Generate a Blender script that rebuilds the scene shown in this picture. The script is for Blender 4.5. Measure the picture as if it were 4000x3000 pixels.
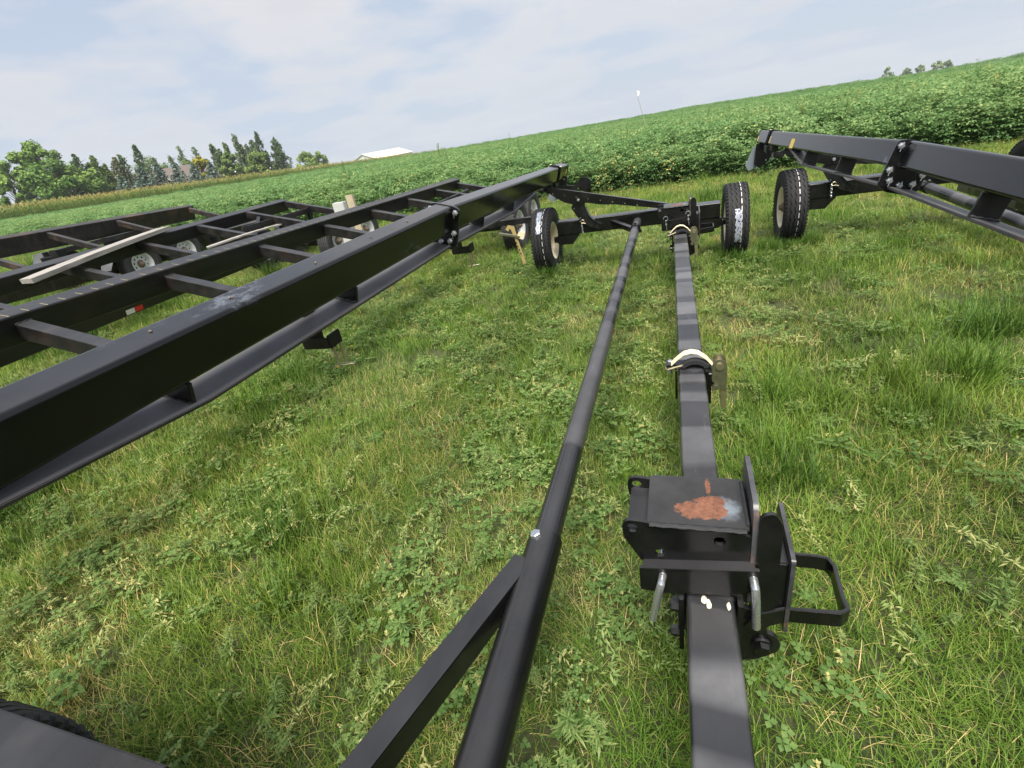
import bpy, bmesh, math, random
from mathutils import Vector, Matrix, noise
R = math.radians
random.seed(7)
for o in list(bpy.data.objects): bpy.data.objects.remove(o)
scene = bpy.context.scene
scene.render.engine = 'CYCLES'
scene.cycles.max_bounces = 5; scene.cycles.diffuse_bounces = 2; scene.cycles.glossy_bounces = 3; scene.cycles.transmission_bounces = 4
COL = scene.collection

# ------------------------------------------------------------------ camera
cam = bpy.data.cameras.new('camera'); camo = bpy.data.objects.new('camera', cam); COL.objects.link(camo)
cam.sensor_width = 36; cam.lens = 17.12; cam.clip_start = .05; cam.clip_end = 4000
rot = Matrix(((0.94546, 0.01253, 0.32549), (0.27869, 0.48614, -0.82825), (-0.16861, 0.87379, 0.45613)))
q = rot.to_quaternion(); q.normalize()
camo.location = (0, 0, 1.56); camo.rotation_mode = 'QUATERNION'; camo.rotation_quaternion = q
scene.camera = camo

# ------------------------------------------------------------------ sky, sun, exposure
SUN_EL, SUN_AZ = 62, 168          # degrees, azimuth from +Y towards +X
w = bpy.data.worlds.new('World'); scene.world = w; w.use_nodes = True
nt = w.node_tree; nt.nodes.clear()
def N(t, typ, **kw):
    n = t.nodes.new(typ)
    for k, v in kw.items():
        if k.startswith('in_'):
            key = k[3:]
            n.inputs[int(key) if key.isdigit() else key.replace('_', ' ')].default_value = v
        else: setattr(n, k, v)
    return n
L = lambda t, a, b: t.links.new(a, b)
out = N(nt, 'ShaderNodeOutputWorld'); bg = N(nt, 'ShaderNodeBackground'); bg.inputs['Strength'].default_value = .065
sky = N(nt, 'ShaderNodeTexSky', sky_type='NISHITA', sun_disc=False, sun_elevation=R(SUN_EL), sun_rotation=R(SUN_AZ),
        air_density=1.0, dust_density=1.5, ozone_density=1.0, altitude=300)
tc = N(nt, 'ShaderNodeTexCoord'); sp = N(nt, 'ShaderNodeSeparateXYZ'); L(nt, tc.outputs['Generated'], sp.inputs[0])
den = N(nt, 'ShaderNodeMath', operation='ADD', in_1=.16); L(nt, sp.outputs['Z'], den.inputs[0])
dmx = N(nt, 'ShaderNodeMath', operation='MAXIMUM', in_1=.05); L(nt, den.outputs[0], dmx.inputs[0])
dx_ = N(nt, 'ShaderNodeMath', operation='DIVIDE'); dy_ = N(nt, 'ShaderNodeMath', operation='DIVIDE')
L(nt, sp.outputs['X'], dx_.inputs[0]); L(nt, dmx.outputs[0], dx_.inputs[1])
L(nt, sp.outputs['Y'], dy_.inputs[0]); L(nt, dmx.outputs[0], dy_.inputs[1])
cmb = N(nt, 'ShaderNodeCombineXYZ'); L(nt, dx_.outputs[0], cmb.inputs[0]); L(nt, dy_.outputs[0], cmb.inputs[1])
mp = N(nt, 'ShaderNodeMapping'); mp.inputs['Location'].default_value = (1.7, .4, 0); mp.inputs['Scale'].default_value = (1, 1, 1)
L(nt, cmb.outputs[0], mp.inputs[0])
n1 = N(nt, 'ShaderNodeTexNoise', in_Scale=1.15, in_Detail=9, in_Roughness=.5, in_Distortion=.15); L(nt, mp.outputs[0], n1.inputs['Vector'])
n2 = N(nt, 'ShaderNodeTexNoise', in_Scale=.33, in_Detail=3, in_Roughness=.5); L(nt, mp.outputs[0], n2.inputs['Vector'])
ad = N(nt, 'ShaderNodeMath', operation='MULTIPLY_ADD', in_1=.8); L(nt, n2.outputs[0], ad.inputs[0]); L(nt, n1.outputs[0], ad.inputs[2])
cr = N(nt, 'ShaderNodeValToRGB'); L(nt, ad.outputs[0], cr.inputs[0])
cr.color_ramp.elements[0].position = .815; cr.color_ramp.elements[0].color = (.05, .05, .05, 1)
cr.color_ramp.elements[1].position = .94; cr.color_ramp.elements[1].color = (.95, .95, .95, 1)
cshade = N(nt, 'ShaderNodeValToRGB'); L(nt, n1.outputs[0], cshade.inputs[0])
cshade.color_ramp.elements[0].position = .35; cshade.color_ramp.elements[0].color = (8.5, 8.45, 8.6, 1)
cshade.color_ramp.elements[1].position = .75; cshade.color_ramp.elements[1].color = (7.0, 7.0, 7.4, 1)
base = N(nt, 'ShaderNodeMix', data_type='RGBA'); base.inputs[0].default_value = .8      # thin high haze over the whole sky
L(nt, sky.outputs[0], base.inputs[6]); base.inputs[7].default_value = (5.8, 6.8, 8.5, 1)
mx = N(nt, 'ShaderNodeMix', data_type='RGBA'); L(nt, cr.outputs[0], mx.inputs[0]); L(nt, base.outputs[2], mx.inputs[6]); L(nt, cshade.outputs[0], mx.inputs[7])
hz = N(nt, 'ShaderNodeMapRange', in_1=-.02, in_2=.30, in_3=.7, in_4=0.0); L(nt, sp.outputs['Z'], hz.inputs[0])      # haze thickening to the horizon
mh = N(nt, 'ShaderNodeMix', data_type='RGBA'); L(nt, hz.outputs[0], mh.inputs[0]); L(nt, mx.outputs[2], mh.inputs[6]); mh.inputs[7].default_value = (6.4, 7.15, 8.2, 1)
L(nt, mh.outputs[2], bg.inputs[0]); L(nt, bg.outputs[0], out.inputs[0])
sun = bpy.data.lights.new('sun', 'SUN'); sun.energy = 5.0; sun.angle = R(34); sun.color = (1, .95, .87)
suno = bpy.data.objects.new('sun', sun); COL.objects.link(suno)
sd = Vector((math.sin(R(SUN_AZ))*math.cos(R(SUN_EL)), math.cos(R(SUN_AZ))*math.cos(R(SUN_EL)), math.sin(R(SUN_EL))))
suno.rotation_euler = sd.to_track_quat('Z', 'Y').to_euler(); suno.location = sd*50
vs = scene.view_settings; vs.view_transform = 'Standard'; vs.look = 'None'; vs.gamma = 1; vs.exposure = 0.62; vs.use_curve_mapping = False

# ------------------------------------------------------------------ materials
MATS = {}
def mat(name):
    m = bpy.data.materials.new(name); m.use_nodes = True; t = m.node_tree
    MATS[name] = m
    return m, t, t.nodes['Principled BSDF']
def ramp(t, src, stops):
    c = N(t, 'ShaderNodeValToRGB'); L(t, src, c.inputs[0])
    els = c.color_ramp.elements
    while len(els) < len(stops): els.new(.5)
    for e, (p, col) in zip(els, stops):
        e.position = p; e.color = tuple(col)+(1,) if len(col) == 3 else col
    return c.outputs[0]
def objco(t, scale=(1, 1, 1)):
    tc = N(t, 'ShaderNodeTexCoord'); m = N(t, 'ShaderNodeMapping'); m.inputs['Scale'].default_value = scale
    L(t, tc.outputs['Object'], m.inputs[0]); return m.outputs[0]
def nz(t, vec, scale, detail=6, rough=.55, dist=0):
    n = N(t, 'ShaderNodeTexNoise', in_Scale=scale, in_Detail=detail, in_Roughness=rough, in_Distortion=dist)
    L(t, vec, n.inputs['Vector']); return n.outputs[0]
def mixc(t, fac, a, b):
    m = N(t, 'ShaderNodeMix', data_type='RGBA')
    for i, v in ((0, fac), (6, a), (7, b)):
        if hasattr(v, 'is_output') or hasattr(v, 'links'): L(t, v, m.inputs[i])
        else: m.inputs[i].default_value = v if i == 0 else tuple(v)+(1,)
    return m.outputs[2]
def mul(t, a, b):
    m = N(t, 'ShaderNodeMath', operation='MULTIPLY')
    for i, v in enumerate((a, b)):
        if hasattr(v, 'links'): L(t, v, m.inputs[i])
        else: m.inputs[i].default_value = v
    return m.outputs[0]
def bump(t, p, src, strength, dist=.01):
    b = N(t, 'ShaderNodeBump', in_Strength=strength, in_Distance=dist); L(t, src, b.inputs['Height']); L(t, b.outputs[0], p.inputs['Normal'])

def updust_sheen(t):      # settled dust plus pale sky sheen painted into faces that point up
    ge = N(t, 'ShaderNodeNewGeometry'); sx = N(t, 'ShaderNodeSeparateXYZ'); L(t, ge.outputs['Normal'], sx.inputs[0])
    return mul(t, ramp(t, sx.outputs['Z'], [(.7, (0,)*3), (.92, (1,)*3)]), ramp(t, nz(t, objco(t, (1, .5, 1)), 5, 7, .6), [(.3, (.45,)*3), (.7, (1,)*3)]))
def paint(name, base=(.0045, .0045, .005), dust=(.10, .095, .09), dustamt=.35, rough=(.22, .42), stretch=(6, .6, 6), rust=0.0, rustcol=(.16, .07, .035), bumpamt=.012, scuff=0.0, topdust_sheen=.16):
    m, t, p = mat(name)
    v = objco(t, stretch); a = nz(t, v, 1.2, 7, .6); v2 = objco(t); b = nz(t, v2, 14, 6, .65); g = nz(t, v2, 160, 3, .6)
    d = mul(t, ramp(t, a, [(.42, (0, 0, 0)), (.72, (1, 1, 1))]), ramp(t, b, [(.3, (.3,)*3), (.7, (1,)*3)]))
    d = mul(t, d, dustamt)
    c = mixc(t, d, base, dust)
    if rust:
        rr = nz(t, objco(t, (3, .9, 3)), 2.2, 9, .7)
        c = mixc(t, mul(t, ramp(t, rr, [(.52, (0,)*3), (.68, (1,)*3)]), rust), c, rustcol)
    scr = nz(t, objco(t, (30, .8, 30)), 6, 5, .7); c = mixc(t, mul(t, ramp(t, scr, [(.66, (0,)*3), (.74, (1,)*3)]), .10), c, (.12, .12, .125))
    sp_ = ramp(t, g, [(.72, (0,)*3), (.78, (1,)*3)])
    c = mixc(t, mul(t, sp_, .10), c, (.2, .19, .17))
    c = mixc(t, mul(t, updust_sheen(t), topdust_sheen), c, (.17, .17, .18))
    if scuff:
        sc = mul(t, ramp(t, nz(t, objco(t, (1.5, .7, 1.5)), 2.1, 3, .5), [(.60, (0,)*3), (.68, (1,)*3)]), ramp(t, nz(t, objco(t, (1, .5, 1)), 26, 8, .8), [(.48, (0,)*3), (.62, (1,)*3)]))
        c = mixc(t, mul(t, sc, scuff), c, (.30, .34, .40))
    L(t, c, p.inputs['Base Color'])
    L(t, ramp(t, b, [(.2, (rough[0],)*3), (.8, (rough[1],)*3)]), p.inputs['Roughness'])
    p.inputs['Specular IOR Level'].default_value = .42
    bump(t, p, nz(t, v2, 3.5, 4, .5), bumpamt, .02)
    return m
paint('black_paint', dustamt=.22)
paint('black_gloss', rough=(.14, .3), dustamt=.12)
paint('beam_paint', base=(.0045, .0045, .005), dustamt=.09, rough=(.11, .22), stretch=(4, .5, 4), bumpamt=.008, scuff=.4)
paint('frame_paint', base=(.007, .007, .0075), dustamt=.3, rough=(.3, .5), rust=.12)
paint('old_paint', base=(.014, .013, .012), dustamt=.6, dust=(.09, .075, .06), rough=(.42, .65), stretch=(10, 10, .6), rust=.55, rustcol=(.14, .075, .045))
paint('bar_paint', base=(.03, .03, .032), dust=(.12, .085, .065), dustamt=.75, rough=(.45, .6), stretch=(5, 2.6, 5), rust=.75, rustcol=(.085, .05, .037), topdust_sheen=.8)
# rail and pipe: paint with wiped, dusty bands along the length
def banded(name, k, amt=.85):
    m, t, p = mat(name)
    v = objco(t, (.15, k, .15)); a = nz(t, v, 1.0, 1, .3)
    st = ramp(t, a, [(.40, (0,)*3), (.43, (.55,)*3), (.5, (.5,)*3), (.515, (.05,)*3), (.58, (.1,)*3), (.60, (.8,)*3)])
    v2 = objco(t); b = nz(t, v2, 9, 7, .65); g = nz(t, objco(t, (1, .12, 1)), 60, 4, .6)
    d = mul(t, st, ramp(t, b, [(.3, (.55,)*3), (.65, (1,)*3)]))
    c = mixc(t, mul(t, d, amt), (.008, .008, .009), (.17, .168, .173))
    c = mixc(t, mul(t, ramp(t, g, [(.62, (0,)*3), (.75, (1,)*3)]), .25), c, (.16, .155, .15))
    c = mixc(t, mul(t, updust_sheen(t), .14), c, (.17, .17, .18))
    L(t, c, p.inputs['Base Color'])
    L(t, ramp(t, st, [(0, (.2,)*3), (1, (.42,)*3)]), p.inputs['Roughness'])
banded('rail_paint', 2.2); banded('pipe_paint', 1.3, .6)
def simple(name, col, rough=.5, metal=0, var=.25, vscale=20, bumpamt=0, spec=.5):
    m, t, p = mat(name)
    a = nz(t, objco(t), vscale, 6, .65)
    L(t, mixc(t, a, tuple(x*(1-var) for x in col), tuple(min(1, x*(1+var)) for x in col)), p.inputs['Base Color'])
    L(t, ramp(t, a, [(.2, (max(.04, rough-.1),)*3), (.8, (min(1, rough+.12),)*3)]), p.inputs['Roughness'])
    p.inputs['Metallic'].default_value = metal; p.inputs['Specular IOR Level'].default_value = spec
    if bumpamt: bump(t, p, nz(t, objco(t), vscale*4, 4, .6), bumpamt, .004)
    return m
simple('zinc', (.66, .68, .70), .25, .88, .05, 30)
simple('gold_zinc', (.52, .46, .30), .35, .9, .3, 25)
simple('olive_zinc', (.30, .29, .2), .33, .85, .35, 25)
simple('weld', (.03, .03, .032), .4, 0, .5, 90, .6)
simple('rubber', (.022, .022, .023), .72, 0, .35, 30, .15, .3)
simple('rubber_worn', (.045, .045, .045), .8, 0, .4, 30, .15, .25)
simple('cream_rim', (.74, .66, .46), .38, 0, .08, 8)
simple('white_rim', (.62, .63, .64), .32, 0, .08, 8)
simple('hub_rusty', (.2, .15, .11), .6, .3, .5, 40)
simple('gray_sheet', (.20, .235, .26), .42, .25, .18, 9)
simple('yellow_sticker', (.80, .58, .13), .6, 0, .12, 30)
simple('faded_sticker', (.46, .39, .2), .7, 0, .15, 30)
simple('foil', (.42, .45, .54), .35, .3, .3, 70, .3)
simple('webbing', (.72, .64, .42), .85, 0, .15, 120, .5)
simple('webbing_yellow', (.36, .27, .1), .85, 0, .2, 120, .5)
simple('webbing_black', (.02, .02, .022), .85, 0, .4, 150, .6)
simple('black_rubber_hose', (.015, .015, .016), .6)
simple('white_block', (.5, .5, .48), .6, 0, .1, 10)
simple('cream_board', (.45, .38, .26), .7, 0, .3, 14)
simple('tape_red', (.55, .02, .02), .3, 0, .1, 30)
simple('tape_white', (.72, .72, .70), .3, 0, .1, 30)
simple('paint_chip', (.74, .68, .5), .7, 0, .1, 30)
simple('fender', (.12, .125, .13), .4, .2, .3, 6)
simple('flag_white', (.8, .8, .78), .8, 0, .05, 10)
simple('pole_gray', (.35, .33, .3), .6)
simple('siding_white', (.70, .70, .68), .6, 0, .06, 4)
simple('siding_cream', (.66, .60, .36), .6, 0, .06, 4)
simple('siding_tan', (.36, .31, .25), .7, 0, .1, 4)
simple('metal_roof_cream', (.70, .66, .54), .45, 0, .06, 4)
simple('shingle', (.125, .098, .085), .85, 0, .3, 3, .5)
simple('glass_dark', (.02, .025, .03), .1)
simple('bark', (.09, .07, .05), .9, 0, .4, 6, .8)
# weathered plank
m, t, p = mat('weathered_wood')
g = nz(t, objco(t, (1, 14, 14)), 2.0, 8, .7, .3)
c = ramp(t, g, [(.25, (.13, .115, .10)), (.45, (.27, .25, .225)), (.7, (.38, .355, .325))])
k = nz(t, objco(t), 4, 5, .6)
c = mixc(t, mul(t, ramp(t, k, [(.55, (0,)*3), (.75, (1,)*3)]), .35), c, (.17, .15, .13))
L(t, c, p.inputs['Base Color']); p.inputs['Roughness'].default_value = .85; bump(t, p, g, .5, .004)
# saddle top: paint burnt off to a rust patch with a pale heat halo
m, t, p = mat('burnt_top')
tc_ = N(t, 'ShaderNodeTexCoord'); sx = N(t, 'ShaderNodeSeparateXYZ'); L(t, tc_.outputs['Object'], sx.inputs[0])
def blob(cx, cy, rx, ry, amp, sc):
    cb = N(t, 'ShaderNodeMapping'); cb.inputs['Location'].default_value = (-cx/rx, -cy/ry, 0); cb.inputs['Scale'].default_value = (1/rx, 1/ry, 0)
    L(t, tc_.outputs['Object'], cb.inputs[0])
    ln = N(t, 'ShaderNodeVectorMath', operation='LENGTH'); L(t, cb.outputs[0], ln.inputs[0])
    nn = nz(t, tc_.outputs['Object'], sc, 10, .78)
    ma = N(t, 'ShaderNodeMath', operation='MULTIPLY_ADD', in_1=amp); L(t, nn, ma.inputs[0]); L(t, ln.outputs['Value'], ma.inputs[2])
    sb = N(t, 'ShaderNodeMath', operation='MULTIPLY_ADD', in_1=.5, in_2=-.25*amp); L(t, ma.outputs[0], sb.inputs[0])
    return sb.outputs[0]      # half the distance, noise centred
r3 = ramp(t, blob(.034, -.006, .036, .024, 2.2, 44), [(0, (1,)*3), (.48, (1,)*3), (.5, (0,)*3)])
r1 = ramp(t, blob(.014, -.034, .058, .030, 2.0, 34), [(0, (1,)*3), (.48, (1,)*3), (.5, (0,)*3)])
r2 = ramp(t, blob(.03, .055, .006, .03, 2.6, 70), [(0, (1,)*3), (.48, (1,)*3), (.5, (0,)*3)])
halo = ramp(t, blob(.062, -.024, .042, .042, 1.6, 40), [(0, (.85,)*3), (.3, (.5,)*3), (.52, (0,)*3)])
gr = nz(t, tc_.outputs['Object'], 90, 6, .7)
rc = ramp(t, gr, [(.3, (.07, .03, .017)), (.5, (.16, .065, .036)), (.65, (.21, .09, .052)), (.8, (.26, .14, .09))])
bc = ramp(t, nz(t, tc_.outputs['Object'], 9, 5, .6), [(.3, (.018, .018, .018)), (.7, (.04, .039, .038))])
c = mixc(t, halo, bc, (.22, .26, .30)); c = mixc(t, r1, c, rc); c = mixc(t, r2, c, rc); c = mixc(t, r3, c, rc)
L(t, c, p.inputs['Base Color']); L(t, mixc(t, r1, (.27,)*3, (.8,)*3), p.inputs['Roughness']); bump(t, p, gr, .25, .003)
# edges with rust specks
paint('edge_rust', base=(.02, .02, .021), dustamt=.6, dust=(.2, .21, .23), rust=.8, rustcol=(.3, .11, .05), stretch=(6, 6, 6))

def foliage(name, stops, transl=.28, rough=.55, worldscale=.35, worldvar=((.75, .85, .7), (1.25, 1.12, 1.0)), spec=.25):
    m, t, p = mat(name)
    at = N(t, 'ShaderNodeAttribute', attribute_name='col')
    oi = N(t, 'ShaderNodeObjectInfo'); ge = N(t, 'ShaderNodeNewGeometry')
    wn = nz(t, ge.outputs['Position'], worldscale, 4, .55)
    f = N(t, 'ShaderNodeMath', operation='MULTIPLY_ADD', in_1=.3, in_2=-.15); L(t, oi.outputs['Random'], f.inputs[0])
    f2 = N(t, 'ShaderNodeMath', operation='ADD'); L(t, f.outputs[0], f2.inputs[0]); L(t, at.outputs['Fac'], f2.inputs[1])
    c = ramp(t, f2.outputs[0], stops)
    v = ramp(t, wn, [(.3, worldvar[0]), (.7, worldvar[1])])
    mm = N(t, 'ShaderNodeMix', data_type='RGBA', blend_type='MULTIPLY'); mm.inputs[0].default_value = 1
    L(t, c, mm.inputs[6]); L(t, v, mm.inputs[7])
    L(t, mm.outputs[2], p.inputs['Base Color']); p.inputs['Roughness'].default_value = rough; p.inputs['Specular IOR Level'].default_value = spec
    tr = N(t, 'ShaderNodeBsdfTranslucent'); L(t, mm.outputs[2], tr.inputs[0])
    ms = N(t, 'ShaderNodeMixShader'); ms.inputs[0].default_value = transl
    L(t, p.outputs[0], ms.inputs[1]); L(t, tr.outputs[0], ms.inputs[2]); L(t, ms.outputs[0], t.nodes['Material Output'].inputs[0])
    return m
G = foliage('grass', [(.0, (0.040, 0.092, 0.016)), (.3, (0.100, 0.193, 0.028)), (.55, (0.185, 0.295, 0.042)), (.75, (0.284, 0.367, 0.080)), (.9, (0.565, 0.468, 0.181)), (1, (0.828, 0.630, 0.300))],
            .3, .5, .45, ((.72, .85, .75), (1.2, 1.08, 1.0)))
foliage('weed', [(0, (0.083, 0.163, 0.043)), (0.5, (0.158, 0.250, 0.079)), (0.8, (0.275, 0.350, 0.129)), (1, (0.495, 0.475, 0.216))], .28, .55)
foliage('soy', [(0, (0.074, 0.149, 0.057)), (.45, (0.142, 0.263, 0.090)), (.75, (0.253, 0.375, 0.150)), (.93, (0.476, 0.475, 0.170)), (1, (0.850, 0.625, 0.224))], .42, .6, .08, ((.8, .9, .85), (1.12, 1.06, 1.0)), .22)
foliage('corn', [(0, (0.075, 0.143, 0.030)), (0.5, (0.173, 0.262, 0.053)), (0.75, (0.285, 0.345, 0.098)), (1, (0.630, 0.465, 0.225))], .25, .5, .05)
foliage('broadleaf', [(0, (0.062, 0.130, 0.031)), (.5, (0.139, 0.248, 0.053)), (1, (0.265, 0.373, 0.087))], .25, .6, .12)
foliage('willow', [(0, (0.065, 0.115, 0.036)), (.5, (0.140, 0.219, 0.062)), (1, (0.257, 0.347, 0.092))], .25, .6, .12)
foliage('yellowleaf', [(0, (0.153, 0.170, 0.020)), (.5, (0.340, 0.323, 0.031)), (1, (0.544, 0.442, 0.051))], .3, .6, .12)
foliage('poplar', [(0, (0.076, 0.133, 0.069)), (.5, (0.160, 0.236, 0.114)), (1, (0.297, 0.363, 0.192))], .22, .6, .12)
foliage('spruce', [(0, (0.033, 0.066, 0.057)), (.5, (0.077, 0.128, 0.113)), (1, (0.175, 0.243, 0.225))], .1, .65, .2)
foliage('pine', [(0, (0.031, 0.051, 0.028)), (.5, (0.077, 0.108, 0.057)), (1, (0.180, 0.192, 0.103))], .1, .65, .2)
foliage('flower_yellow', [(0, (.6, .40, .02)), (1, (.75, .55, .03))], .2, .6)
# soil and thatch
m, t, p = mat('soil')
ge = N(t, 'ShaderNodeNewGeometry'); a = nz(t, ge.outputs['Position'], 1.3, 6, .6); b = nz(t, ge.outputs['Position'], 45, 8, .75)
c = ramp(t, b, [(.3, (.03, .038, .012)), (.45, (.07, .07, .025)), (.6, (.13, .11, .05)), (.75, (.26, .2, .1))])
c = mixc(t, ramp(t, a, [(.3, (.35,)*3), (.7, (.85,)*3)]), c, (.05, .075, .02))
L(t, c, p.inputs['Base Color']); p.inputs['Roughness'].default_value = .95; bump(t, p, b, .8, .03)
m, t, p = mat('field_soil')
ge = N(t, 'ShaderNodeNewGeometry'); b = nz(t, ge.outputs['Position'], .9, 8, .75)
L(t, ramp(t, b, [(.3, (.03, .055, .016)), (.5, (.05, .095, .024)), (.75, (.085, .14, .04))]), p.inputs['Base Color']); p.inputs['Roughness'].default_value = .9

# ------------------------------------------------------------------ mesh helpers
class MB:
    def __init__(s): s.v = []; s.f = []; s.c = []
    def add(s, vs, fs, col=None):
        n = len(s.v); s.v += [tuple(x) for x in vs]; s.f += [tuple(i+n for i in f) for f in fs]
        if col is not None: s.c += [col]*len(vs)
    def box(s, c, d, M=None):
        x, y, z = (k/2 for k in d); c = Vector(c)
        vs = [Vector((i*x, j*y, k*z)) for i in (-1, 1) for j in (-1, 1) for k in (-1, 1)]
        vs = [c+(M @ v if M else v) for v in vs]
        s.add(vs, [(0, 1, 3, 2), (4, 6, 7, 5), (0, 4, 5, 1), (2, 3, 7, 6), (0, 2, 6, 4), (1, 5, 7, 3)])
    def sweep(s, prof, path, up=(0, 0, 1), cap=True, closed=False, ups=None):
        path = [Vector(p) for p in path]; n = len(prof); rings = []
        for i, p in enumerate(path):
            a = path[i-1] if i or closed else p; b = path[(i+1) % len(path)] if i < len(path)-1 or closed else p
            d = (b-a).normalized(); u = Vector(ups[i] if ups else up); r = d.cross(u).normalized(); u = r.cross(d)
            k = 1
            if 0 < i < len(path)-1:
                d0 = (p-a).normalized(); k = 1/max(.4, d0.dot(d))
            rings.append([p+r*(x*k)+u*y for x, y in prof])
        vs = [v for rg in rings for v in rg]; m = len(path)
        fs = [(i*n+j, i*n+(j+1) % n, ((i+1) % m)*n+(j+1) % n, ((i+1) % m)*n+j) for i in range(m if closed else m-1) for j in range(n)]
        if cap and not closed: fs += [tuple(range(n))[::-1], tuple((m-1)*n+j for j in range(n))]
        s.add(vs, fs)
    def tube(s, path, r, n=10, **kw):
        up = kw.pop('up', None)
        if up is None:
            d = (Vector(path[-1])-Vector(path[0])).normalized(); up = (0, 0, 1) if abs(d.z) < .8 else (0, 1, 0)
        s.sweep([(r*math.cos(2*math.pi*i/n), r*math.sin(2*math.pi*i/n)) for i in range(n)], path, up=up, **kw)
    def lathe(s, prof, origin, axis='X', n=48, closed=False, zig=None):
        o = Vector(origin); vs = []; k = len(prof)
        for i in range(n):
            a = 2*math.pi*i/n; ca, sa = math.cos(a), math.sin(a)
            for j, (h, r) in enumerate(prof):
                hh = h+(zig[j]*(1 if (i//2) % 2 else -1) if zig else 0)
                vs.append(o+(Vector((hh, r*ca, r*sa)) if axis == 'X' else Vector((r*ca, r*sa, hh)) if axis == 'Z' else Vector((r*sa, hh, r*ca))))
        kk = k if closed else k-1
        s.add(vs, [(i*k+j, i*k+(j+1) % k, ((i+1) % n)*k+(j+1) % k, ((i+1) % n)*k+j) for i in range(n) for j in range(kk)])
    def hexnut(s, c, axis, r, h):
        a = Vector(axis).normalized(); u = a.orthogonal().normalized(); v = a.cross(u); c = Vector(c)
        ring = lambda rr, hh: [c+a*hh+u*(rr*math.cos(i*math.pi/3))+v*(rr*math.sin(i*math.pi/3)) for i in range(6)]
        vs = ring(r, 0)+ring(r, h*.8)+ring(r*.82, h)
        fs = [(i, (i+1) % 6, 6+(i+1) % 6, 6+i) for i in range(6)]+[(6+i, 6+(i+1) % 6, 12+(i+1) % 6, 12+i) for i in range(6)]+[tuple(range(12, 18))]
        s.add(vs, fs)
def rrect(wd, ht, r, n=4, cx=0, cy=0):
    pts = []
    for sx_, sy_, a0 in ((1, 1, 0), (-1, 1, 90), (-1, -1, 180), (1, -1, 270)):
        for i in range(n+1):
            a = R(a0+90*i/n); pts.append((cx+sx_*(wd/2-r)+r*math.cos(a), cy+sy_*(ht/2-r)+r*math.sin(a)))
    return pts
def setp(o, label=None, cat=None, group=None, kind=None):
    if label: o['label'] = label
    if cat: o['category'] = cat
    if group: o['group'] = group
    if kind: o['kind'] = kind
    return o
def link(name, me, m, parent=None, smooth=None):
    o = bpy.data.objects.new(name, me); COL.objects.link(o)
    if m and not me.materials: me.materials.append(MATS[m] if isinstance(m, str) else m)
    if parent is not None:
        o.parent = parent
    return o
ROOTLOC = {}
def build(name, mb, m, parent=None, smooth=35, bevel=0, origin=None):
    """one mesh object; vertices are given in world space and moved into the parent's frame"""
    off = Vector(origin) if origin is not None else Vector((0, 0, 0))
    base = Vector((0, 0, 0))
    pp = parent
    while pp is not None: base += pp.location; pp = pp.parent
    vs = [Vector(v)-off for v in mb.v]
    me = bpy.data.meshes.new(name); me.from_pydata(vs, [], mb.f)
    if mb.c and len(mb.c) == len(mb.v):
        at = me.attributes.new('col', 'FLOAT', 'POINT'); at.data.foreach_set('value', mb.c)
    bm = bmesh.new(); bm.from_mesh(me); bmesh.ops.recalc_face_normals(bm, faces=bm.faces[:])
    if bevel:
        es = [e for e in bm.edges if len(e.link_faces) == 2 and e.calc_face_angle(0) > .5]
        bmesh.ops.bevel(bm, geom=es, offset=bevel, segments=2, affect='EDGES', clamp_overlap=True)
    bm.to_mesh(me); bm.free()
    if smooth:
        me.shade_smooth()
        try: me.set_sharp_from_angle(angle=R(smooth))
        except Exception: pass
    o = link(name, me, m, parent); o.location = off-base
    if smooth and len(me.polygons) > 6 and not mb.c:
        wn = o.modifiers.new('weighted_normal', 'WEIGHTED_NORMAL'); wn.keep_sharp = True; wn.weight = 80
    return o
def root(name, loc, label, cat, group=None):
    o = bpy.data.objects.new(name, None); COL.objects.link(o); o.location = loc; o.empty_display_size = .2
    return setp(o, label, cat, group)
def plate(outline, thick, frame, holes=(), bevel=.0015, nh=14):
    """plate from a 2-D outline with round holes; frame = (origin, u, v, normal)"""
    o, u, v, nn = (Vector(k) for k in frame)
    bm = bmesh.new(); edges = []
    loops = [outline]+[[(cx+r*math.cos(2*math.pi*i/nh), cy+r*math.sin(2*math.pi*i/nh)) for i in range(nh)] for cx, cy, r in holes]
    for lp in loops:
        vs = [bm.verts.new(o+u*x+v*y) for x, y in lp]
        edges += [bm.edges.new((vs[i], vs[(i+1) % len(vs)])) for i in range(len(vs))]
    bmesh.ops.triangle_fill(bm, edges=edges, use_beauty=True, use_dissolve=False)
    ext = bmesh.ops.extrude_face_region(bm, geom=bm.faces[:])
    bmesh.ops.translate(bm, verts=[g for g in ext['geom'] if isinstance(g, bmesh.types.BMVert)], vec=nn*thick)
    bmesh.ops.recalc_face_normals(bm, faces=bm.faces[:])
    mb = MB(); idx = {vv: i for i, vv in enumerate(bm.verts)}
    mb.add([vv.co.copy() for vv in bm.verts], [tuple(idx[x] for x in f.verts) for f in bm.faces]); bm.free()
    return mb
def rounded(poly, r=.01, n=3):
    out = []; k = len(poly)
    for i in range(k):
        p0, p, p1 = (Vector(poly[(i+j) % k]) for j in (-1, 0, 1))
        a = (p0-p); b = (p1-p); ra = min(r, a.length*.45); rb = min(r, b.length*.45)
        s, e = p+a.normalized()*ra, p+b.normalized()*rb
        for j in range(n+1):
            tt = j/n; out.append(tuple(s*(1-tt)**2+p*2*tt*(1-tt)+e*tt*tt))
    return out
XZ = lambda y: ((0, y, 0), (1, 0, 0), (0, 0, 1), (0, 1, 0))      # outline in x,z ; thickness towards +y
YZ = lambda x: ((x, 0, 0), (0, 1, 0), (0, 0, 1), (1, 0, 0))

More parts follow.
